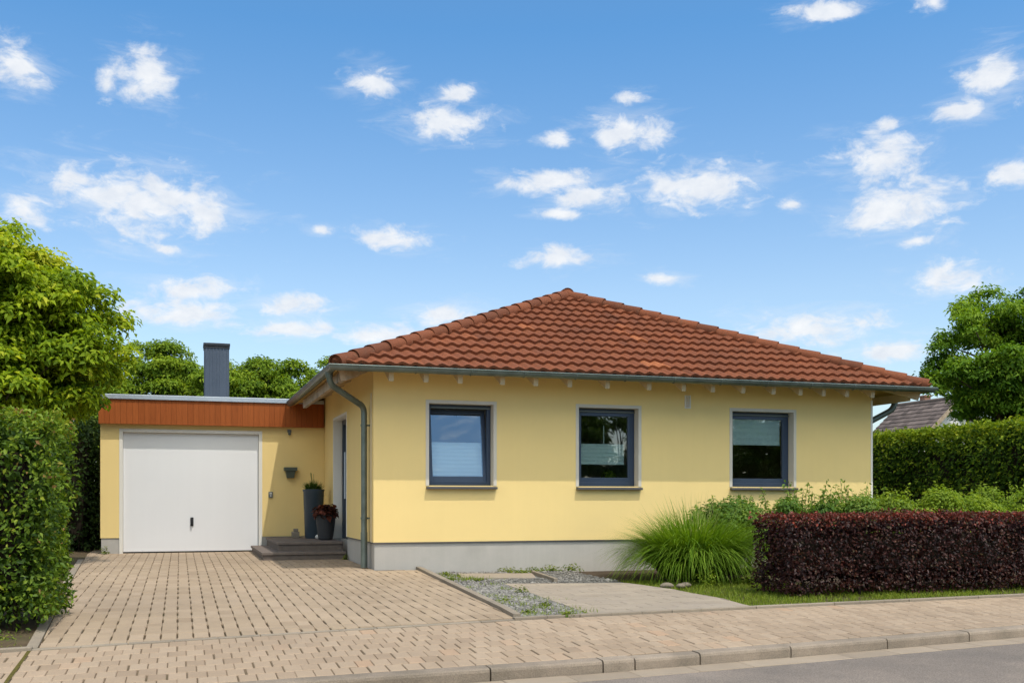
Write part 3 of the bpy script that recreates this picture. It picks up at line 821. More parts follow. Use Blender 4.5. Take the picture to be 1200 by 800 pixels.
# front door in the side wall
mb = MB(); y0, y1, z0, z1 = DOOR
def ybox(mb, xa, xb, ya, yb, za, zb): mb.box(xa, ya, za, xb, yb, zb)
ybox(mb,.15,.22,y0,y0+.08,z0,z1-.08); ybox(mb,.15,.22,y1-.08,y1,z0,z1-.08); ybox(mb,.15,.22,y0,y1,z1-.08,z1); ybox(mb,.15,.22,y0+.95,y0+1.03,z0,z1-.08)
door = child(mb, 'front_door', M['doorleaf'], house, bevel=.004)
mb = MB(); ybox(mb,.17,.215,y0+.085,y0+.945,z0+.02,z0+.55); ybox(mb,.17,.215,y0+.085,y0+.25,z0+.55,z1-.085); ybox(mb,.17,.215,y0+.75,y0+.945,z0+.55,z1-.085)
child(mb, 'door_leaf', M['doorleaf'], door, bevel=.004)
mb = MB(); mb.poly([(.19,y0+.25,z0+.55),(.19,y0+.75,z0+.55),(.19,y0+.75,z1-.085),(.19,y0+.25,z1-.085)]); mb.poly([(.19,y0+1.03,z0),(.19,y1-.08,z0),(.19,y1-.08,z1-.08),(.19,y0+1.03,z1-.08)])
child(mb, 'pane', M['glass'], door)
mb = MB(); mb.tube([(.10,y0+.82,z0+.7),(.10,y0+.82,z0+1.5)], .016, 10); mb.tube([(.10,y0+.82,z0+.8),(.17,y0+.82,z0+.8)], .01, 8); mb.tube([(.10,y0+.82,z0+1.4),(.17,y0+.82,z0+1.4)], .01, 8)
child(mb, 'handle', M['zinc2'], door)
mb = MB(); mb.box(-.005,y1-.003,z0,.149,y1+.04,z1+.04); mb.box(-.005,y0-.04,z0+.08,.149,y0+.003,z1+.04); mb.box(-.005,y0+.003,z1-.003,.149,y1-.003,z1+.04)
child(mb, 'surround', M['whitetrim'], door)
# small wall vent
mb = MB(); ring(mb, 4.866, 4.968, 2.40, 2.603, -.02, .0, .014, .014, .014, .014); vent = child(mb, 'wall_vent', M['whitetrim'], house)
mb = MB()
for k in range(7): mb.add([(4.88,-.016,2.418+k*.025),(4.954,-.016,2.418+k*.025),(4.954,-.004,2.436+k*.025),(4.88,-.004,2.436+k*.025)], [(0,1,2,3)])
child(mb, 'slat', M['whitetrim'], vent)
# cable on the wall beside the downpipe
mb = MB(); mb.tube([(-.012,.12,.38),(-.012,.125,1.2),(-.012,.118,2.5)], .005, 6)
child(mb, 'cable', M['surround'], house)

# ------------------------------------------------------------------ garage
GX, GY, GB = -3.95, 5.25, 12.2
gar = empty('garage', (GX,GY,0), 'flat roofed yellow garage with brown timber fascia and white door', 'garage')
GO = (-3.605,-1.175,.0,2.222)
mb = MB()
ops = [(GO[0]-GX, GO[1]-GX, GO[2], GO[3])]
ZB0, ZT0 = ZB, ZT; GZB, GZT = .298, 2.70
wall_panel(mb, (GX,GY,0), (1,0,0), (0,-1,0), [0, ops[0][0], ops[0][1], -GX-.002], [GZB, GO[3], GZT], [(ops[0][0],ops[0][1],GZB,GO[3])], .25)
wall_panel(mb, (GX,GB,0), (0,-1,0), (-1,0,0), [0, GB-GY], [GZB, GZT], [], .25)
wall_panel(mb, (-.002,GB,0), (-1,0,0), (0,1,0), [0, -GX-.002], [GZB, GZT], [], .25)
mb.poly([(GX,GY,GZT),(-.002,GY,GZT),(-.002,GB,GZT),(GX,GB,GZT)])
child(mb, 'wall', M['yellow'], gar)
mb = MB(); e = .014
mb.box(GX+e,GY+e,-.4,GO[0]-.002,GY+.25,GZB-.003); mb.box(GO[1]+.002,GY+e,-.4,-.002,GY+.25,GZB-.003); mb.box(GX+e,GY+.25,-.4,GX+.25,GB,GZB-.003)
mb.box(GO[0],GY+.06,-.4,GO[1],GY+.3,.015)
child(mb, 'plinth', M['plinth'], gar)
mb = MB(); x = -3.972                                   # timber boards
while x < -.03:
    w = random.uniform(.088,.104); xe = min(x+w, -.022)
    mb.box(x+.0015, 5.125+random.uniform(-.0015,.0015), 2.330, xe-.0015, 5.147, 2.770, rnd=random.random()); x = xe
mb.box(-3.97,5.147,2.332,-.022,5.2,2.768, rnd=.0)
y = 5.15
while y < GB:
    w = random.uniform(.088,.104); mb.box(-3.974, y+.002, 2.33, -3.95, y+w-.002, 2.77, rnd=random.random()); y += w
mb.box(-3.96,5.2,2.334,-.022,GY-.001,2.36, rnd=.3)
child(mb, 'fascia', M['wood'], gar)
mb = MB(); mb.box(-3.995,5.095,2.768,-.55,5.125,2.852); mb.box(-3.995,5.125,2.772,-3.965,GB,2.852)
mb.box(-3.965,5.125,2.79,-.02,GB,2.835); mb.box(-.56,5.103,2.768,-.02,5.126,2.838)
child(mb, 'roof_edge', M['zinc2'], gar, bevel=.006)
mb = MB(); w = .05
mb.box(GO[0],GY-.004,.0,GO[0]+.030,GY+.11,GO[3]); mb.box(GO[1]-.030,GY-.004,.0,GO[1],GY+.11,GO[3]); mb.box(GO[0]+.03,GY-.004,GO[3]-.03,GO[1]-.03,GY+.11,GO[3])
mb.box(GO[0]-.03,GY-.007,.0,GO[0],GY,GO[3]+.03); mb.box(GO[1],GY-.007,.0,GO[1]+.03,GY,GO[3]+.03); mb.box(GO[0],GY-.007,GO[3],GO[1],GY,GO[3]+.03)
fr_ = child(mb, 'door_frame', M['whitetrim'], gar, bevel=.003)
mb = MB(); X0, X1 = GO[0]+.034, GO[1]-.034
mb.box(X0,GY+.07,.045,X1,GY+.1,GO[3]-.034)
ring(mb, X0, X1, .045, GO[3]-.034, GY+.0675, GY+.0705, .03, .03, .035, .03)
gd = child(mb, 'garage_door', M['white'], gar, bevel=.002)
mb = MB(); mb.box(X0,GY+.066,.018,X1,GY+.1,.043); child(mb, 'bottom_seal', M['rubber'], gd)
mb = MB(); mb.box(-2.42,GY+.052,.50,-2.365,GY+.07,.66); mb.tube([(-2.392,GY+.055,.62),(-2.392,GY+.015,.62)], .013, 10); mb.box(-2.408,GY+.008,.54,-2.376,GY+.024,.635)
child(mb, 'handle', M['black'], gd, bevel=.004)
mb = MB(); mb.box(-1.03,GY-.035,1.02,-.955,GY,1.13); bell = child(mb, 'doorbell', M['grey'], gar, bevel=.006)
mb = MB(); mb.tube([(-.992,GY-.035,1.055),(-.992,GY-.043,1.055)], .014, 12); mb.box(-1.012,GY-.038,1.085,-.972,GY-.034,1.115); child(mb, 'button', M['whitetrim'], bell)
mb = MB(); mb.box(-.685,GY-.03,2.235,-.615,GY,2.29); mb.tube([(-.65,GY-.02,2.24),(-.65,GY-.07,2.205)], [.02,.028], 12); child(mb, 'motion_sensor', M['grey'], gar, bevel=.004)

# wall box with a wider rim
wp = empty('wall_planter', (-.635,GY,1.38), 'small grey green planter box hung on the garage wall', 'planter')
mb = MB()
mb.add([(-.70,GY-.11,1.385),(-.57,GY-.11,1.385),(-.57,GY,1.385),(-.70,GY,1.385),(-.725,GY-.14,1.52),(-.545,GY-.14,1.52),(-.545,GY,1.52),(-.725,GY,1.52)], [(3,2,1,0),(0,1,5,4),(1,2,6,5),(2,3,7,6),(3,0,4,7),(4,5,6,7)])
child(mb, 'box', M['greenbox'], wp, bevel=.004)
mb = MB(); mb.box(-.755,GY-.165,1.52,-.515,GY-.001,1.585); child(mb, 'rim', M['greenbox'], wp, bevel=.006)

# clad chimney on the garage roof
chim = empty('chimney', (-1.9,7.0,2.83), 'slate blue clad chimney with black cap rising from garage roof', 'chimney')
cx0, cx1, cy0, cy1, cz1 = -2.128,-1.672,7.0,7.42,4.02
mb = MB(); mb.box(cx0,cy0,2.80,cx1,cy1,cz1)
for k in range(7):
    x = lerp(cx0+.03, cx1-.03, k/6); mb.box(x-.008, cy0-.012, 2.83, x+.008, cy0, cz1-.01)
    y = lerp(cy0+.03, cy1-.03, k/6); mb.box(cx0-.012, y-.008, 2.83, cx0, y+.008, cz1-.01); mb.box(cx1, y-.008, 2.83, cx1+.012, y+.008, cz1-.01)
child(mb, 'cladding', M['slate'], chim)
mb = MB(); mb.box(cx0-.028,cy0-.028,4.045,cx1+.028,cy1+.028,4.10); mb.box(cx0-.022,cy0-.022,cz1-.02,cx1+.022,cy1+.022,cz1+.006)
for x, y in ((cx0,cy0),(cx1-.03,cy0),(cx0,cy1-.03),(cx1-.03,cy1-.03),((cx0+cx1)/2,cy0)): mb.box(x,y,cz1,x+.03,y+.03,4.05)
mb.tube([((cx0+cx1)/2,(cy0+cy1)/2,cz1-.1),((cx0+cx1)/2,(cy0+cy1)/2,4.04)], .09, 16)
mb.box(cx0+.05,cy0+.06,4.10,cx1-.06,cy1-.06,4.114)
child(mb, 'cap', M['cap'], chim, bevel=.004)

# ------------------------------------------------------------------ entrance steps, pots
st = empty('entrance_steps', (-.6,3.0,0), 'two dark stone steps in the shaded corner below the front door', 'steps')
def slabs(mb, x0, x1, y0, y1, z0, z1, n, nose=.025):
    mb.box(x0,y0,z0,x1,y1,z1-.042, rnd=.2)
    for k in range(n):
        a, b = lerp(x0-nose, x1, k/n), lerp(x0-nose, x1, (k+1)/n); mb.box(a+.002,y0-nose,z1-.042,b-.002,y0+.36,z1, rnd=random.random()); mb.box(a+.002,y0+.362,z1-.042,b-.002,y1,z1, rnd=random.random())
mb = MB(); slabs(mb, -1.33, -.004, 2.52, 5.22, -.1, .135, 2); child(mb, 'step', M['step'], st, bevel=.005)
mb = MB(); slabs(mb, -1.06, -.004, 2.86, 5.22, .13, .285, 2); child(mb, 'step', M['step'], st, bevel=.005)

def pot_plant(label, loc, prof, mat, kind):
    r = empty('potted_plant', loc, label, 'potted plant')
    mb = MB(); mb.lathe([(.0,.0)]+prof, loc, 36); child(mb, 'pot', mat, r, smooth=True, auto=35)
    rt, zt = prof[-1][0], prof[-1][1]
    mb = MB(); mb.lathe([(0,zt+.0),(rt-.012,zt-.005)], loc, 24); child(mb, 'soil', M['soil'], r)
    if kind == 'green':
        n = 420; a = RNG.uniform(0,6.283,n); q = np.sqrt(RNG.uniform(0,1,n))*.13
        pos = np.stack([loc[0]+q*np.cos(a), loc[1]+q*np.sin(a), np.full(n, loc[2]+zt)], 1)
        blades('foliage', pos, RNG.uniform(.10,.26,n)*(1.15-q*2.5), .016, L['potgreen'], r, lean=RNG.uniform(.2,1.0,n), dirs=a+RNG.normal(0,.5,n))
        m_ = MB()
        for k in range(6):
            b = random.uniform(0,6.28); m_.tube([(loc[0],loc[1],loc[2]+zt),(loc[0]+.06*math.cos(b),loc[1]+.06*math.sin(b),loc[2]+zt+.30+.05*random.random())], .003, 5)
        child(m_, 'stem', L['potgreen'], r)
    else:
        n = 520; d = unit(RNG.normal(size=(n,3))); d[:,2] = np.abs(d[:,2])*1.0-.12
        pos = np.array([loc[0],loc[1],loc[2]+zt+.03]) + d*RNG.uniform(.08,.215,(n,1))*np.array([1,1,.95])
        leaves('foliage', pos, d*.5+np.array([0,0,.7])+RNG.normal(size=(n,3))*.35, .085, L['heuchera'], r, np.clip(RNG.normal(.5,.25,n),0,1), .85)
    return r
pot_plant('tall blue grey cylinder pot with spiky green plant on top step', (-.30,4.42,.285), [(.145,.0),(.155,.02),(.185,.84),(.195,.86),(.195,.885),(.178,.885),(.172,.84)], M['pot'], 'green')
pot_plant('squat charcoal pot with red brown leafy plant by front door', (-.19,3.62,.285), [(.105,.0),(.125,.02),(.162,.30),(.168,.40),(.172,.42),(.172,.44),(.155,.44),(.15,.41)], M['pot2'], 'red')
mb = MB(); mb.box(-.66,4.62,.285,-.53,4.78,.40); mb.box(-.63,4.64,.40,-.55,4.74,.455)
o = mb.build('paving_stone', M['concrete'], bevel=.008); tag(o, 'small stacked stone blocks left of the tall pot on top step', 'stones')
mb = MB(); mb.lathe([(.0,-.04)]+[(.04*math.sin(a), -.04*math.cos(a)) for a in [math.pi*k/10 for k in range(1,10)]]+[(0,.04)], (-.285,3.98,.327), 16)
o = mb.build('ball', M['whitetrim'], smooth=True); tag(o, 'small white ball lying between the two pots', 'ball')

# house plant on the inner sill of the middle window
hp = empty('houseplant', (3.72,.28,1.20), 'small yellow green houseplant behind the pane of the middle window', 'houseplant')
mb = MB(); mb.lathe([(0,0),(.045,0),(.06,.10),(.052,.10)], (3.72,.28,1.19), 16); child(mb, 'pot', M['whitetrim'], hp)
n = 160; d = unit(RNG.normal(size=(n,3))); d[:,2] = np.abs(d[:,2])
leaves('foliage', np.array([3.72,.28,1.30])+d*RNG.uniform(.03,.13,(n,1))*np.array([1,.6,1.2]), d+RNG.normal(size=(n,3))*.4, .06, L['lime'], hp, RNG.uniform(0,1,n), .5)

# ------------------------------------------------------------------ hedges
def shell_points(x0,x1,y0,y1,z0,z1, n, depth, bulge=.05, rnd_r=.12):
    """points in the outer layer of a clipped hedge with softened corners; returns points and outward normals"""
    c = np.array([(x0+x1)/2,(y0+y1)/2,(z0+z1)/2]); h = np.array([(x1-x0)/2,(y1-y0)/2,(z1-z0)/2])
    A = np.array([h[1]*h[2], h[0]*h[2], h[0]*h[1]]); A = A/A.sum()
    ax = RNG.choice(3, n, p=A); sg = RNG.choice([-1,1], n)
    q = RNG.uniform(-1,1,(n,3)); q[np.arange(n), ax] = sg
    nn = np.zeros((n,3)); nn[np.arange(n), ax] = sg
    p = q*h
    inner = np.clip(p, -(h-rnd_r), h-rnd_r); d = p-inner; ln = np.linalg.norm(d, axis=1, keepdims=True)
    nd = d/np.maximum(ln,1e-6); p = inner + nd*rnd_r
    p = p - nd*(RNG.uniform(0,1,(n,1))**1.7)*depth
    lump = np.sin(p[:,0]*2.1+p[:,1]*1.7+.6)*.9 + np.sin(p[:,0]*5.1+p[:,2]*3.7+p[:,1]*4.3)*.5 + np.sin(p[:,0]*11.3-p[:,2]*8.1+p[:,1]*9.7+1.3)*.5
    p = p + nd*(lump*bulge)[:,None]
    return p + c, nd
def hedge(name, label, dims, n, lsize, mat, depth=.16, bulge=.04, tone=(.45,.2), topred=False, shoots=0, shoot_h=.1, aspect=.5, coremat=None, toplight=0, up=.35):
    x0,x1,y0,y1,z0,z1 = dims
    r = empty(name, ((x0+x1)/2,(y0+y1)/2,z0), label, 'hedge')
    P, nd = shell_points(x0,x1,y0,y1,z0,z1, n, depth, bulge)
    keep = (P[:,2] > z0-.02) & ((P[:,2] > z0+.16+.10*np.sin(P[:,0]*7.3)*np.sin(P[:,0]*3.1+1)) | (RNG.uniform(0,1,n) < .6)); P, nd = P[keep], nd[keep]; n = len(P)
    T = RNG.normal(tone[0], tone[1], n)
    hz = (P[:,2]-z0)/(z1-z0)
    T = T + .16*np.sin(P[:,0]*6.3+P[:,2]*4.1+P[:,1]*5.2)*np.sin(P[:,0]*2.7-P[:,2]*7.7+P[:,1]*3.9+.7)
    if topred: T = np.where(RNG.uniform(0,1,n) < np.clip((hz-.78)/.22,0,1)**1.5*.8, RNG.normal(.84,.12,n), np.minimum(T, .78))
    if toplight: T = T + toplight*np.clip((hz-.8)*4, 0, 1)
    N = nd*.6 + np.array([0,0,up]) + RNG.normal(size=(n,3))*.55
    tg = nd*.9 + RNG.normal(size=(n,3))*.7 + np.array([0,0,.35])
    if shoots:
        k = shoots; m_ = 8
        sx = RNG.uniform(x0,x1,k); sy = RNG.uniform(y0,y1,k); hh = shoot_h*RNG.uniform(.3,1.2,k)
        lean = RNG.normal(0,.25,(k,2))
        for j in range(m_):
            t = (j+1)/m_
            P = np.concatenate([P, np.stack([sx+lean[:,0]*hh*t, sy+lean[:,1]*hh*t, z1-.03+hh*t], 1)])
            N = np.concatenate([N, RNG.normal(size=(k,3))*.6+np.array([0,0,.5])]); tg = np.concatenate([tg, RNG.normal(size=(k,3))+np.array([0,0,.5])])
            T = np.concatenate([T, RNG.normal(.85 if topred else tone[0]+.3, .13, k)])
    leaves('foliage', P, N, lsize, mat, r, T, aspect, tang=tg)
    mb = MB(); dd = depth*.85
    a = (x0+dd,y0+dd,z0+.16); b = (x1-dd,y1-dd,z1-dd)     # inner mass of twigs and old leaves, lumpy
    gx, gz = 24, 8
    P2, _ = shell_points(a[0],b[0],a[1],b[1],a[2],b[2], n//3, .06, bulge)
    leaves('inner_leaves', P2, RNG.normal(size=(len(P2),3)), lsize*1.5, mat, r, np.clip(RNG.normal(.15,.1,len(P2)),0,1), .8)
    mb.box(a[0]+.12,a[1]+.12,a[2]+.1,b[0]-.12,b[1]-.12,b[2]-.12)
    k = max(3, int((x1-x0+y1-y0)/.28))
    for i in range(k):
        xx = random.uniform(x0+dd, x1-dd); yy = random.uniform(y0+dd, y1-dd)
        mb.tube([(xx,yy,z0-.12),(xx+random.uniform(-.05,.05),yy+random.uniform(-.05,.05),z0+.35)], [.022,.015], 7)
    child(mb, 'twigs', M['twig'], r)
    return r
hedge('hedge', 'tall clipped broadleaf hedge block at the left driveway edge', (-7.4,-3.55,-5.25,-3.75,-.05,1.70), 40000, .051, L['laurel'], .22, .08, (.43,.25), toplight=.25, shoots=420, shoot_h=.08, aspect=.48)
hedge('hedge', 'long low purple leaved hedge clipped square along the sidewalk', (3.88,13.0,-4.42,-3.55,-.09,.80), 58000, .037, L['purple'], .13, .035, (.34,.24), topred=True, shoots=2600, shoot_h=.05, aspect=.6)
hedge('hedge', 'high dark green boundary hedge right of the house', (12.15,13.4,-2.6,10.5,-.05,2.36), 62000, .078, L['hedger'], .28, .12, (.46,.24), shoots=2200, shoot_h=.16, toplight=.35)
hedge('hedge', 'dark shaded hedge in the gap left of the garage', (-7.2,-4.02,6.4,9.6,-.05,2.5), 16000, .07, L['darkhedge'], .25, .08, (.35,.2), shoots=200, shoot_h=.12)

# ------------------------------------------------------------------ shrubs behind the purple hedge
def shrub(label, c, rx, ry, h, n, mat, lsize, sprigs, sh, lean=.15, tone=.5):
    r = empty('shrub', (c[0],c[1],c[2]), label, 'shrub', 'shrubs between purple hedge and house wall')
    m_ = 34; cs, rs = [], []
    for i in range(m_):
        a = random.uniform(0,6.28); q = math.sqrt(random.random())
        cs.append((c[0]+rx*q*math.cos(a), c[1]+ry*q*math.sin(a), c[2]+h*(random.uniform(.35,.95)*(1-.22*q*q)))); rs.append(random.uniform(.17,.29))
    P, N, T = clump_leaves(np.array(cs), np.array(rs), n*3.4, 1.0)
    T = T + (tone-.5)
    sp, sn, stn = [], [], []
    mb = MB()
    for i in range(sprigs):
        a = random.uniform(0,6.28); q = math.sqrt(random.random())*.95
        x, y = c[0]+rx*q*math.cos(a), c[1]+ry*q*math.sin(a); hh = h*(1-.2*q*q) + sh*random.uniform(.05,1); dx, dy = random.gauss(0,lean), random.gauss(0,lean)
        top = Vector((x+dx*hh*.5, y+dy*hh*.5, c[2]+hh)); b = Vector((x*.5+c[0]*.5, y, c[2]))
        mb.tube([b, b.lerp(top,.5)+Vector((0,0,.04)), top], [.007,.005,.002], 5)
        for t in np.linspace(.45, 1.0, 15):
            p = b.lerp(top, float(t))
            for s in range(2):
                sp.append(np.array(p)+RNG.normal(size=3)*.012); sn.append(RNG.normal(size=3)*.6+np.array([0,0,.6])); stn.append(RNG.normal(.45+.4*(t-.4)+(tone-.5), .15))
    for i in range(m_):
        b = Vector((c[0]+random.uniform(-.1,.1), c[1]+random.uniform(-.1,.1), c[2]-.05)); mb.tube([b, Vector(cs[i])], [.009,.004], 5)
    P = np.concatenate([P, np.array(sp)]); N = np.concatenate([N, np.array(sn)]); T = np.concatenate([T, np.array(stn)])
    leaves('foliage', P, N, lsize, mat, r, T, .5)
    child(mb, 'branches', M['twig'], r)
zg = -.1
shrub('loose low green shrub with thin sprigs beside the ornamental grass', (5.15,-1.15,zg), .62, .42, .98, 420, L['shrub'], .06, 22, .24)
shrub('upright dark green shrub under the right window', (6.25,-1.1,zg), .62, .45, 1.15, 460, L['shrub'], .062, 26, .30)
shrub('green sprigged shrub against the wall near the house corner', (7.35,-1.05,zg), .68, .45, 1.17, 460, L['shrub'], .062, 26, .28, tone=.62)
shrub('lime green bush just past the house corner', (8.45,-1.1,zg), .75, .5, 1.20, 520, L['lime'], .058, 18, .16)
shrub('bright lime green bush in front of dark boundary hedge', (9.7,-1.0,zg), .95, .55, 1.28, 640, L['lime'], .058, 18, .16, tone=.42)
shrub('mid green bush at the right end of the shrub row', (11.1,-.9,zg), .95, .6, 1.32, 640, L['lime'], .062, 24, .24, tone=.3)

# ------------------------------------------------------------------ ornamental grass
og = empty('ornamental_grass', (4.05,-1.85,-.09), 'big arching clump of ornamental grass beside the parking slabs', 'grass clump')
def arcs(name, pos, length, az_, th0, kap, w, mat, parent, rnd, seg=9):
    """long blades that rise and then arch over: the lean grows along the blade"""
    N = len(pos); off = np.array(parent.location); c = np.asarray(pos)-off
    d = np.stack([np.cos(az_), np.sin(az_), 0*az_], 1); s_ = np.stack([-np.sin(az_), np.cos(az_), 0*az_], 1)
    V = []; st = length/seg
    for k in range(seg+1):
        t_ = k/seg; ww = (w*(.55+.9*t_) if t_ < .4 else w*.91*(1-(t_-.4)/.6)**.7)
        ww = np.full(N, max(ww, .0006)) if np.isscalar(ww) else ww
        V += [c - s_*(ww/2)[:,None], c + s_*(ww/2)[:,None]]
        th = np.minimum(th0 + kap*t_**1.25, 2.75)
        c = c + (d*np.sin(th)[:,None] + np.array([0,0,1.])*np.cos(th)[:,None])*st[:,None]
    V = np.stack(V, 1); nv = 2*(seg+1); V[:,:,2] = np.maximum(V[:,:,2], .012)
    F = np.concatenate([(np.arange(N)*nv)[:,None] + np.array([[2*k, 2*k+1, 2*k+3, 2*k+2]]) for k in range(seg)], 1).reshape(-1)
    me = bpy.data.meshes.new(name)
    me.vertices.add(N*nv); me.vertices.foreach_set('co', V.astype(np.float32).ravel())
    me.loops.add(len(F)); me.loops.foreach_set('vertex_index', F.astype(np.int32))
    me.polygons.add(N*seg); me.polygons.foreach_set('loop_start', np.arange(0, len(F), 4, dtype=np.int32))
    me.update(calc_edges=True)
    at = me.attributes.new('rnd','FLOAT','FACE'); at.data.foreach_set('value', np.repeat(rnd, seg).astype(np.float32))
    me.materials.append(mat); o = bpy.data.objects.new(name, me); COL.objects.link(o); o.parent = parent; return o
def crown_pos(n, r, x=4.05):
    a = RNG.uniform(0,6.283,n); q = np.sqrt(RNG.uniform(0,1,n))
    return a, q, np.stack([x+q*r*np.cos(a)*1.15, -1.85+q*r*np.sin(a), np.full(n,-.09)], 1)
n = 5200; a, q, pos = crown_pos(n, .36)
arcs('foliage', pos, RNG.uniform(.78,1.22,n)*(.90+.20*q), a+RNG.normal(0,.5,n), np.clip(q*.55+RNG.normal(.05,.13,n),0,1), np.clip(RNG.normal(1.05,.5,n)+q*.85,.2,2.7), .0155, L['blade'], og, np.clip(RNG.normal(.42,.2,n),0,.84))
n = 150; a, q, pos = crown_pos(n, .42)
arcs('dry_blades', pos, RNG.uniform(.6,1.0,n), a+RNG.normal(0,.4,n), np.clip(q*.8+RNG.normal(.1,.1,n),0,1.2), RNG.uniform(1.2,2.4,n), .008, L['blade'], og, np.clip(RNG.normal(.93,.06,n),.5,1))
n = 60; a, q, pos = crown_pos(n, .3)
arcs('flower_stalks', pos, RNG.uniform(.95,1.25,n), a, q*.25, RNG.uniform(.05,.5,n), .007, L['blade'], og, np.full(n,.97))

# small plants, stones and weeds around it
def tuft(name, label, c, n, h, mat, spread, lean=.8, w=.012, leafy=True, cat='plant', group=None):
    r = empty(name, c, label, cat, group)
    if leafy:
        d = unit(RNG.normal(size=(n,3))); d[:,2] = np.abs(d[:,2])
        P = np.array(c)+d*RNG.uniform(.1,1,(n,1))*np.array([spread,spread*.7,h])
        leaves('foliage', P, d*.4+np.array([0,0,.8])+RNG.normal(size=(n,3))*.4, w*3.2, mat, r, RNG.uniform(0,1,n), .5)
    else:
        a = RNG.uniform(0,6.283,n); q = np.sqrt(RNG.uniform(0,1,n))*spread
        pos = np.stack([c[0]+q*np.cos(a), c[1]+q*np.sin(a)*.7, np.full(n,c[2])],1)
        blades('foliage', pos, h, w, mat, r, lean=lean, dirs=a+RNG.normal(0,.6,n))
    return r
tuft('small_plant', 'small pale variegated plant at the foot of the ornamental grass', (3.72,-2.85,-.09), 220, .24, L['lime'], .17, w=.013)
tuft('small_plant', 'low whitish leaved plant right of the ornamental grass foot', (4.35,-2.80,-.09), 160, .2, L['weed'], .15, w=.014)
for k, (x, y, s, lb) in enumerate([(3.12,-2.95,.07,'flat grey stone at the pad corner under the grass clump'),(3.28,-3.0,.055,'small rounded stone beside the flat grey stone'),(4.62,-2.95,.11,'largest pale stone at the lawn edge near the purple hedge'),(3.42,-2.86,.06,'small brown stone between pad and variegated plant'),(4.45,-3.02,.06,'small pale stone touching the largest stone')]):
    o = pebbles('border_stone', [(x,y,zpad(x,y)+s*.2)], s, M['fieldstone'], None)
    for p in o.data.polygons: p.use_smooth = True
    sb = o.modifiers.new('round','SUBSURF'); sb.levels = sb.render_levels = 2
    tag(o, lb, 'stone', 'stones along the lawn edge')
wl = [((1.95,-.14,-.075),.10,'weed tuft where the slab edging meets the house plinth'),((2.35,-.18,-.075),.09,'second weed tuft from the slab edging along the plinth'),((2.62,-.16,-.07),.11,'bushy weed tuft at the plinth midway to ornamental grass'),((2.92,-.2,-.07),.12,'tall weed tuft at the plinth nearest the ornamental grass'),((2.05,-.42,-.075),.08,'low weed mat at the end of the slab edging')]
for c, h, lb in wl: tuft('weed', lb, c, 170, h, L['weed'], .19, w=.0115, cat='weed', group='weeds along the plinth')
wg = [((.93,-.55,-.07),'weed near the house end of the gravel strip',.06),((.78,-1.3,-.075),'weed in upper gravel strip close to the driveway edging',.05),((1.12,-1.5,-.075),'weed at the back corner of the parking slabs',.06),((1.16,-3.15,-.09),'grassy weed tuft at the parking slab edge half way along gravel',.10),((.72,-3.9,-.1),'low weed in the middle of the gravel strip',.05),((.98,-4.5,-.1),'weed by the slab edge in the lower gravel',.05),((.62,-5.0,-.11),'weed beside driveway edging near the sidewalk',.05),((.9,-5.35,-.11),'weed at the sidewalk end of the gravel strip',.05)]
for c, lb, h in wg: tuft('weed', lb, c, 70, h, L['weed'], .09, w=.011, cat='weed', group='weeds in the gravel strip', leafy=True)
tuft('weed', 'weed growing at the left foot of the garage wall', (-3.86,5.12,.02), 90, .16, L['weed'], .08, w=.012, cat='weed')
tuft('weed', 'weed between the steps and the downpipe', (-.04,2.35,.01), 70, .13, L['weed'], .05, w=.012, cat='weed')
tuft('weed', 'weed on bare soil at the front of tall left hedge', (-3.95,-5.45,-.14), 90, .08, L['weed'], .14, w=.011, cat='weed')

# ------------------------------------------------------------------ trees
tree('maple_tree', 'large sunlit yellow green maple behind the left hedge', 'tree', (-5.6,2.3,-.1),
     [(-5.5,2.1,3.5,1.75,1.6,1.15),(-4.35,1.9,3.35,1.05,1.1,.95),(-5.3,2.2,4.15,1.2,1.2,.75),(-6.9,2.4,3.7,1.5,1.5,1.3),(-4.85,2.0,2.5,.85,1.1,.75),(-5.9,2.0,2.2,1.5,1.2,.7),(-4.75,2.1,4.0,.9,.9,.7),(-4.95,2.2,1.9,.70,.9,.7),(-4.15,1.9,3.35,.75,.9,.75),(-4.4,1.8,2.75,.75,.8,.6),(-4.68,2.3,2.1,.52,.7,.6),(-5.3,2.0,1.6,1.0,.8,.5),(-5.2,2.0,2.9,1.5,1.3,1.2)], 440, 400, .094, L['maple'], .14, (.22,.44))
tree('broadleaf_tree', 'dark green round crowned tree behind the right boundary hedge', 'tree', (18.9,8.2,-.1),
     [(18.7,8,4.6,2.2,2.0,1.6),(18.6,8,5.8,1.4,1.4,.9),(17.6,8,4.1,1.3,1.4,.9),(20.6,8.2,4.8,2,2,1.9),(19.0,7.8,3.1,1.5,1.4,.8),(18.3,7.9,3.35,1.0,1.2,.7)], 300, 340, .105, L['rtree'], .18, (.28,.55))
bt = [(-4.1,15.2,4.75,1.3,'leftmost tree of the row behind the garage'),(-2.95,15.6,5.25,1.1,'tallest tree of the row behind the garage'),(-1.55,15.0,4.75,1.1,'tree just left of the chimney in the row behind'),(-.55,15.6,4.98,1.05,'tree just right of the chimney in the row behind'),(.45,15.2,4.75,1.0,'tree behind the right half of the garage roof'),(1.85,16.2,5.05,.9,'tree rising beside the left roof hip'),(1.1,15.0,4.5,.8,'lowest tree of the row where garage meets house')]
for x, y, zt, r, lb in bt:
    bl = [(x,y,2.4,r*1.25,1.1,1.5)]
    for k in range(5):
        a = k*1.9+x; hh = zt-random.uniform(.0,.6) if k else zt
        bl.append((x+.62*r*math.cos(a)*(1 if k else .1), y+.5*math.sin(a), hh-.75, r*.45, .45, .8))
    tree('garden_tree', lb, 'tree', (x,y,-.1), bl, 190, 380, .092, L['back'], .1, (.20,.40), 'trees behind the garage', inner=.4)
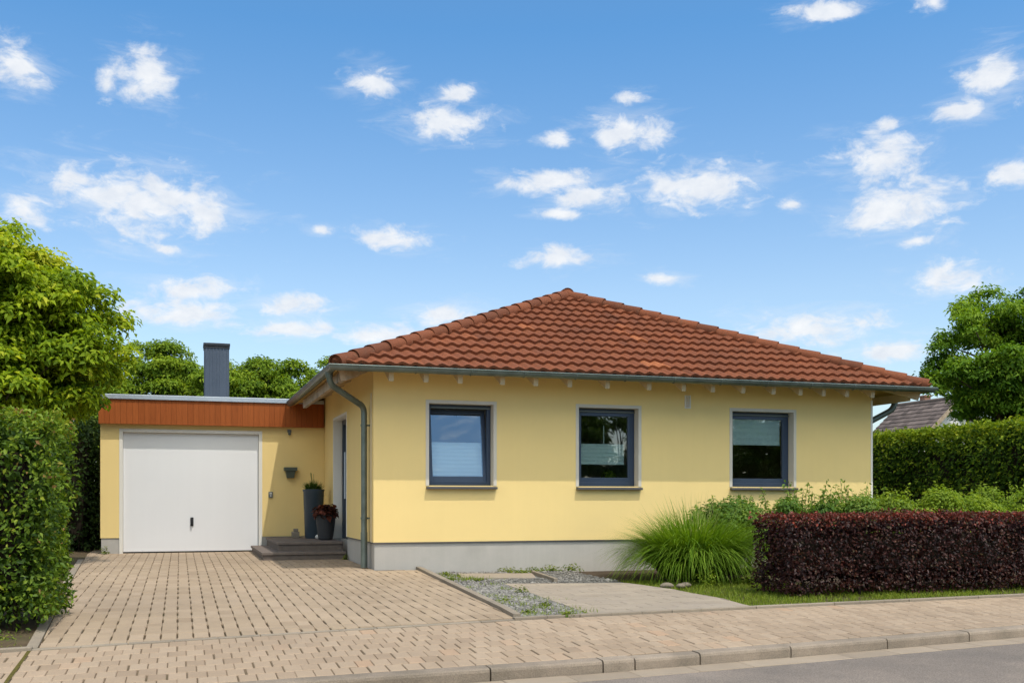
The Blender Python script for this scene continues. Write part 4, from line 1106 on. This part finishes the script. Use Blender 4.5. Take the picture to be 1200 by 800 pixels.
# far side of the street: their reflections show in the panes
for k, (x, y, h, r) in enumerate([(9.5,-34,4.6,2.6),(14.2,-32,6.8,2.9),(18.2,-33,6.0,2.8),(24.5,-33,4.8,2.4),(28.2,-32,6.6,2.6),(4.5,-35,5.0,2.6)]):
    tree('street_tree', 'tree across the street reflected in the window panes', 'tree', (x,y,-.3), [(x,y,h*.6,r,r,h*.4),(x+.5,y,h*.45,r*1.1,r,h*.38)], 60, 80, .2, L['tree'], .15, (.5,.9), 'trees across the street')

# ------------------------------------------------------------------ neighbour house
nb = empty('neighbour_house', (26.8,21,-.1), 'white gabled house with grey tiled roof beyond the boundary hedge', 'house')
RXn, RZn, EXl, EZl, EXr = 26.8, 5.0, 24.3, 2.75, 29.3; Y0, Y1 = 19.2, 22.95
mb = MB(); g0 = Y0+.25
mb.poly([(EXl+.35,g0,-.3),(EXr-.35,g0,-.3),(EXr-.35,g0,EZl+.15),(RXn,g0,RZn-.2),(EXl+.35,g0,EZl+.15)]); mb.poly([(EXl+.35,Y1-.2,-.3),(EXl+.35,g0,-.3),(EXl+.35,g0,EZl+.15),(EXl+.35,Y1-.2,EZl+.15)])
mb.poly([(EXr-.35,g0,-.3),(EXr-.35,Y1-.2,-.3),(EXr-.35,Y1-.2,EZl+.15),(EXr-.35,g0,EZl+.15)])
mb.poly([(EXr-.35,Y1-.2,-.3),(EXl+.35,Y1-.2,-.3),(EXl+.35,Y1-.2,EZl+.15),(RXn,Y1-.2,RZn-.2),(EXr-.35,Y1-.2,EZl+.15)])
child(mb, 'wall', M['nwall'], nb)
mb = MB(); nc = 13
for side, xe in ((-1,EXl),(1,EXr)):
    for c in range(nc):
        t0, t1 = c/nc, (c+1)/nc; w = .3; nyt = int((Y1-Y0)/w)
        for k in range(nyt+1):
            ya = Y0+k*w+(w/2 if c % 2 else 0)-.15; yb = min(ya+w-.012, Y1); ya = max(ya, Y0)
            if yb <= ya: continue
            xa, za = lerp(xe,RXn,t0), lerp(EZl,RZn,t0)+.045; xb, zb = lerp(xe,RXn,t1), lerp(EZl,RZn,t1)+.01
            rr = random.random()
            mb.poly([(xa,ya,za),(xa,yb,za),(xb,yb,zb),(xb,ya,zb)], rr); mb.poly([(xa,ya,za-.05),(xa,yb,za-.05),(xa,yb,za),(xa,ya,za)], rr)
    mb.poly([(xe,Y0,EZl-.03),(xe,Y1,EZl-.03),(RXn,Y1,RZn-.03),(RXn,Y0,RZn-.03)], .3)
mb.tube([(RXn,Y0,RZn+.0),(RXn,Y1,RZn+.0)], .09, 10)
rfn = child(mb, 'roof', M['nroof'], nb)
mb = MB()
for xe in (EXl, EXr): mb.bar((xe,Y0-.01,EZl-.05),(RXn,Y0-.01,RZn-.05),.03,.16)
child(mb, 'verge_board', M['oldwood'], nb)
mb = MB(); mb.box(26.8,21.3,4.6,27.1,21.6,5.22); mb.box(26.77,21.27,5.22,27.13,21.63,5.28); child(mb, 'chimney', M['brick'], rfn)
mb = MB(); ring(mb, 27.2,28.0,2.9,3.7,g0-.04,g0+.0,.06,.06,.06,.06); wn = child(mb, 'window', M['whitetrim'], nb)
mb = MB(); mb.poly([(27.26,g0-.015,2.96),(27.94,g0-.015,2.96),(27.94,g0-.015,3.64),(27.26,g0-.015,3.64)]); child(mb, 'pane', M['frame'], wn)

# ------------------------------------------------------------------ sky, sun, camera
SUN = Vector((.17,-.45,1)).normalized()
el = math.asin(SUN.z); az = math.atan2(SUN.x, SUN.y)
world = bpy.data.worlds.new('World'); scene.world = world; world.use_nodes = True
t = NT(world.node_tree); t.n.clear()
sky = t.node('ShaderNodeTexSky', sky_type='NISHITA', sun_disc=False, sun_elevation=el, sun_rotation=az, altitude=100, air_density=1.0, dust_density=1.3, ozone_density=2.2)
gen = t.node('ShaderNodeTexCoord').outputs['Generated']
sx = t.node('ShaderNodeSeparateXYZ', {0: gen})
azn = t.math('ARCTAN2', sx.outputs[0], sx.outputs[1]); eln = t.math('ARCSINE', sx.outputs[2])
ae = t.node('ShaderNodeCombineXYZ', {0: azn, 1: eln, 2: 0.0}).outputs[0]
def vm(op, a, b):
    nd = t.n.new('ShaderNodeVectorMath'); nd.operation = op; t.set(nd.inputs[0], a)
    if b is not None: t.set(nd.inputs[1], b)
    return nd
CLOUDS = [(-0.034,0.263,0.081,0.03),(-0.094,0.273,0.028,0.011),(0.026,0.256,0.032,0.018),(-0.132,0.246,0.03,0.014),(-0.136,0.36,0.029,0.019),(-0.031,0.366,0.029,0.022),(-0.062,0.355,0.011,0.013),(0.174,0.377,0.026,0.014),(0.245,0.345,0.046,0.016),(0.26,0.369,0.021,0.009),(0.419,0.335,0.04,0.018),(0.35,0.332,0.018,0.007),(0.487,0.288,0.063,0.021),(0.35,0.295,0.059,0.011),(0.383,0.28,0.041,0.011),(0.354,0.267,0.028,0.006),(0.572,0.266,0.015,0.007),(0.648,0.301,0.042,0.02),(0.666,0.256,0.059,0.024),(0.745,0.353,0.03,0.02),(0.719,0.329,0.025,0.011),(0.6,0.422,0.044,0.009),(0.694,0.416,0.017,0.009),(0.758,0.274,0.027,0.012),(0.708,0.193,0.042,0.015),(0.592,0.155,0.072,0.015),(0.655,0.132,0.042,0.01),(0.195,0.243,0.037,0.011),(0.346,0.227,0.039,0.011),(0.011,0.189,0.049,0.012),(0.099,0.179,0.041,0.012),(0.007,0.169,0.06,0.014),(0.103,0.158,0.049,0.01),(0.245,0.175,0.038,0.01),(0.179,0.154,0.052,0.01),(0.451,0.205,0.022,0.006),(-0.012,0.223,0.016,0.005),(0.677,0.226,0.019,0.006),(0.657,0.326,0.012,0.006),(0.127,0.248,0.012,0.005),(0.422,0.365,0.016,0.006),
  (-.5,.3,.12,.04),(-.9,.25,.14,.05),(1.1,.28,.12,.04),(1.5,.35,.15,.05),(-2.4,.25,.2,.05),(.5,1.0,.55,.22),(-1.2,.9,.6,.2),(2.0,.8,.5,.16),(-2.5,.8,.6,.2),(2.75,.62,.45,.17),(-2.75,.60,.45,.16),(2.1,.58,.35,.15),(-2.05,.55,.4,.15),(3.1,.90,.6,.16),(1.7,.35,.3,.12),(-1.8,.33,.35,.12),(0.9,.62,.22,.06),(-.5,.66,.2,.06),(3.1,.55,.3,.09),(1.6,.55,.25,.08)]  # clouds added out of view, overhead and behind, to raise the fill light
best = None
for a_, e_, ra, re in CLOUDS:
    d = vm('MULTIPLY', vm('SUBTRACT', ae, (a_, e_, 0)).outputs[0], (1/(ra*1.12), 1/(re*1.25), 0)).outputs[0]
    ln = vm('LENGTH', d, None).outputs['Value']
    best = ln if best is None else t.math('SMOOTH_MIN', best, ln, .25)
m1 = t.node('ShaderNodeMapping', {'Vector': ae, 'Scale': (32, 58, 1)}).outputs[0]
n1 = t.node('ShaderNodeTexNoise', {'Vector': m1, 'Scale': 1.0, 'Detail': 8.0, 'Roughness': .62, 'Distortion': .35}).outputs['Fac']
f = t.math('MAXIMUM', t.math('SUBTRACT', 1.0, best), -1.2)
v = t.math('ADD', t.math('MULTIPLY', f, .95), t.math('MULTIPLY', t.math('SUBTRACT', n1, .5), 2.3))
alpha = t.node('ShaderNodeMapRange', {0: v, 1: .02, 2: .80, 3: 0., 4: 1.}, interpolation_type='SMOOTHSTEP').outputs[0]
m3 = t.node('ShaderNodeMapping', {'Vector': ae, 'Scale': (13, 50, 1), 'Location': (1.3, 2.7, 0), 'Rotation': (0, 0, .18)}).outputs[0]
n3 = t.node('ShaderNodeTexNoise', {'Vector': m3, 'Scale': 1.0, 'Detail': 9.0, 'Roughness': .68, 'Distortion': .6}).outputs['Fac']
v3 = t.math('ADD', t.math('MULTIPLY', f, .55), t.math('MULTIPLY', t.math('SUBTRACT', n3, .42), 2.6))
alpha = t.math('MAXIMUM', alpha, t.node('ShaderNodeMapRange', {0: v3, 1: .0, 2: 1.1, 3: 0., 4: .42}, interpolation_type='SMOOTHSTEP').outputs[0])
m2 = t.node('ShaderNodeMapping', {'Vector': ae, 'Scale': (40, 60, 1), 'Location': (.3, .7, 0)}).outputs[0]
n2 = t.node('ShaderNodeTexNoise', {'Vector': m2, 'Scale': 1.0, 'Detail': 5.0, 'Roughness': .6}).outputs['Fac']
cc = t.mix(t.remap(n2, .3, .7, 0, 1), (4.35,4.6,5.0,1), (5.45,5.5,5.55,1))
skyc = t.mix(1, sky.outputs[0], t.ramp(t.math('MULTIPLY', eln, 1/1.571), [(0,(1.08,1.08,1.06)),(.12,(1.05,1.09,1.08)),(.27,(.54,.94,1.13)),(.55,(.88,1.0,1.03))]), 'MULTIPLY')
big = t.node('ShaderNodeMapRange', {0: t.math('ABSOLUTE', azn), 1: 1.4, 2: 2.0, 3: 1.0, 4: 4.2}).outputs[0]   # extra gain, warm tint below: unseen clouds behind the camera, added as facade fill
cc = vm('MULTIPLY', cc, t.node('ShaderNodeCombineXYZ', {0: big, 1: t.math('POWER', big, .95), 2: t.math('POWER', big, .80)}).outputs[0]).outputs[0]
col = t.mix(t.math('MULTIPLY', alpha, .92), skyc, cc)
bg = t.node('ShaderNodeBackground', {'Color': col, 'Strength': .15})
out = t.node('ShaderNodeOutputWorld'); t.l.new(bg.outputs[0], out.inputs[0])

sd = bpy.data.lights.new('sun', 'SUN'); sd.energy = 2.45; sd.angle = rad(.53); sd.color = (1, .955, .89)
so = bpy.data.objects.new('sun', sd); COL.objects.link(so); so.rotation_euler = SUN.to_track_quat('Z', 'Y').to_euler()

cam = bpy.data.cameras.new('camera'); co = bpy.data.objects.new('camera', cam); COL.objects.link(co)
co.location = (-2.605,-14.598,1.0); co.rotation_euler = (rad(90), 0, rad(-17.7))
cam.sensor_width = 36; cam.lens = 36*1220/1200; cam.shift_y = 184/1200; cam.clip_end = 2000; cam.clip_start = .1
scene.camera = co
vs = scene.view_settings; vs.view_transform = 'Standard'; vs.look = 'None'; vs.exposure = .27; vs.gamma = 1; vs.use_curve_mapping = False
scene.render.resolution_x = 1024; scene.render.resolution_y = 682
scene.cycles.use_denoising = True
scene.cycles.max_bounces = 8; scene.cycles.transparent_max_bounces = 12
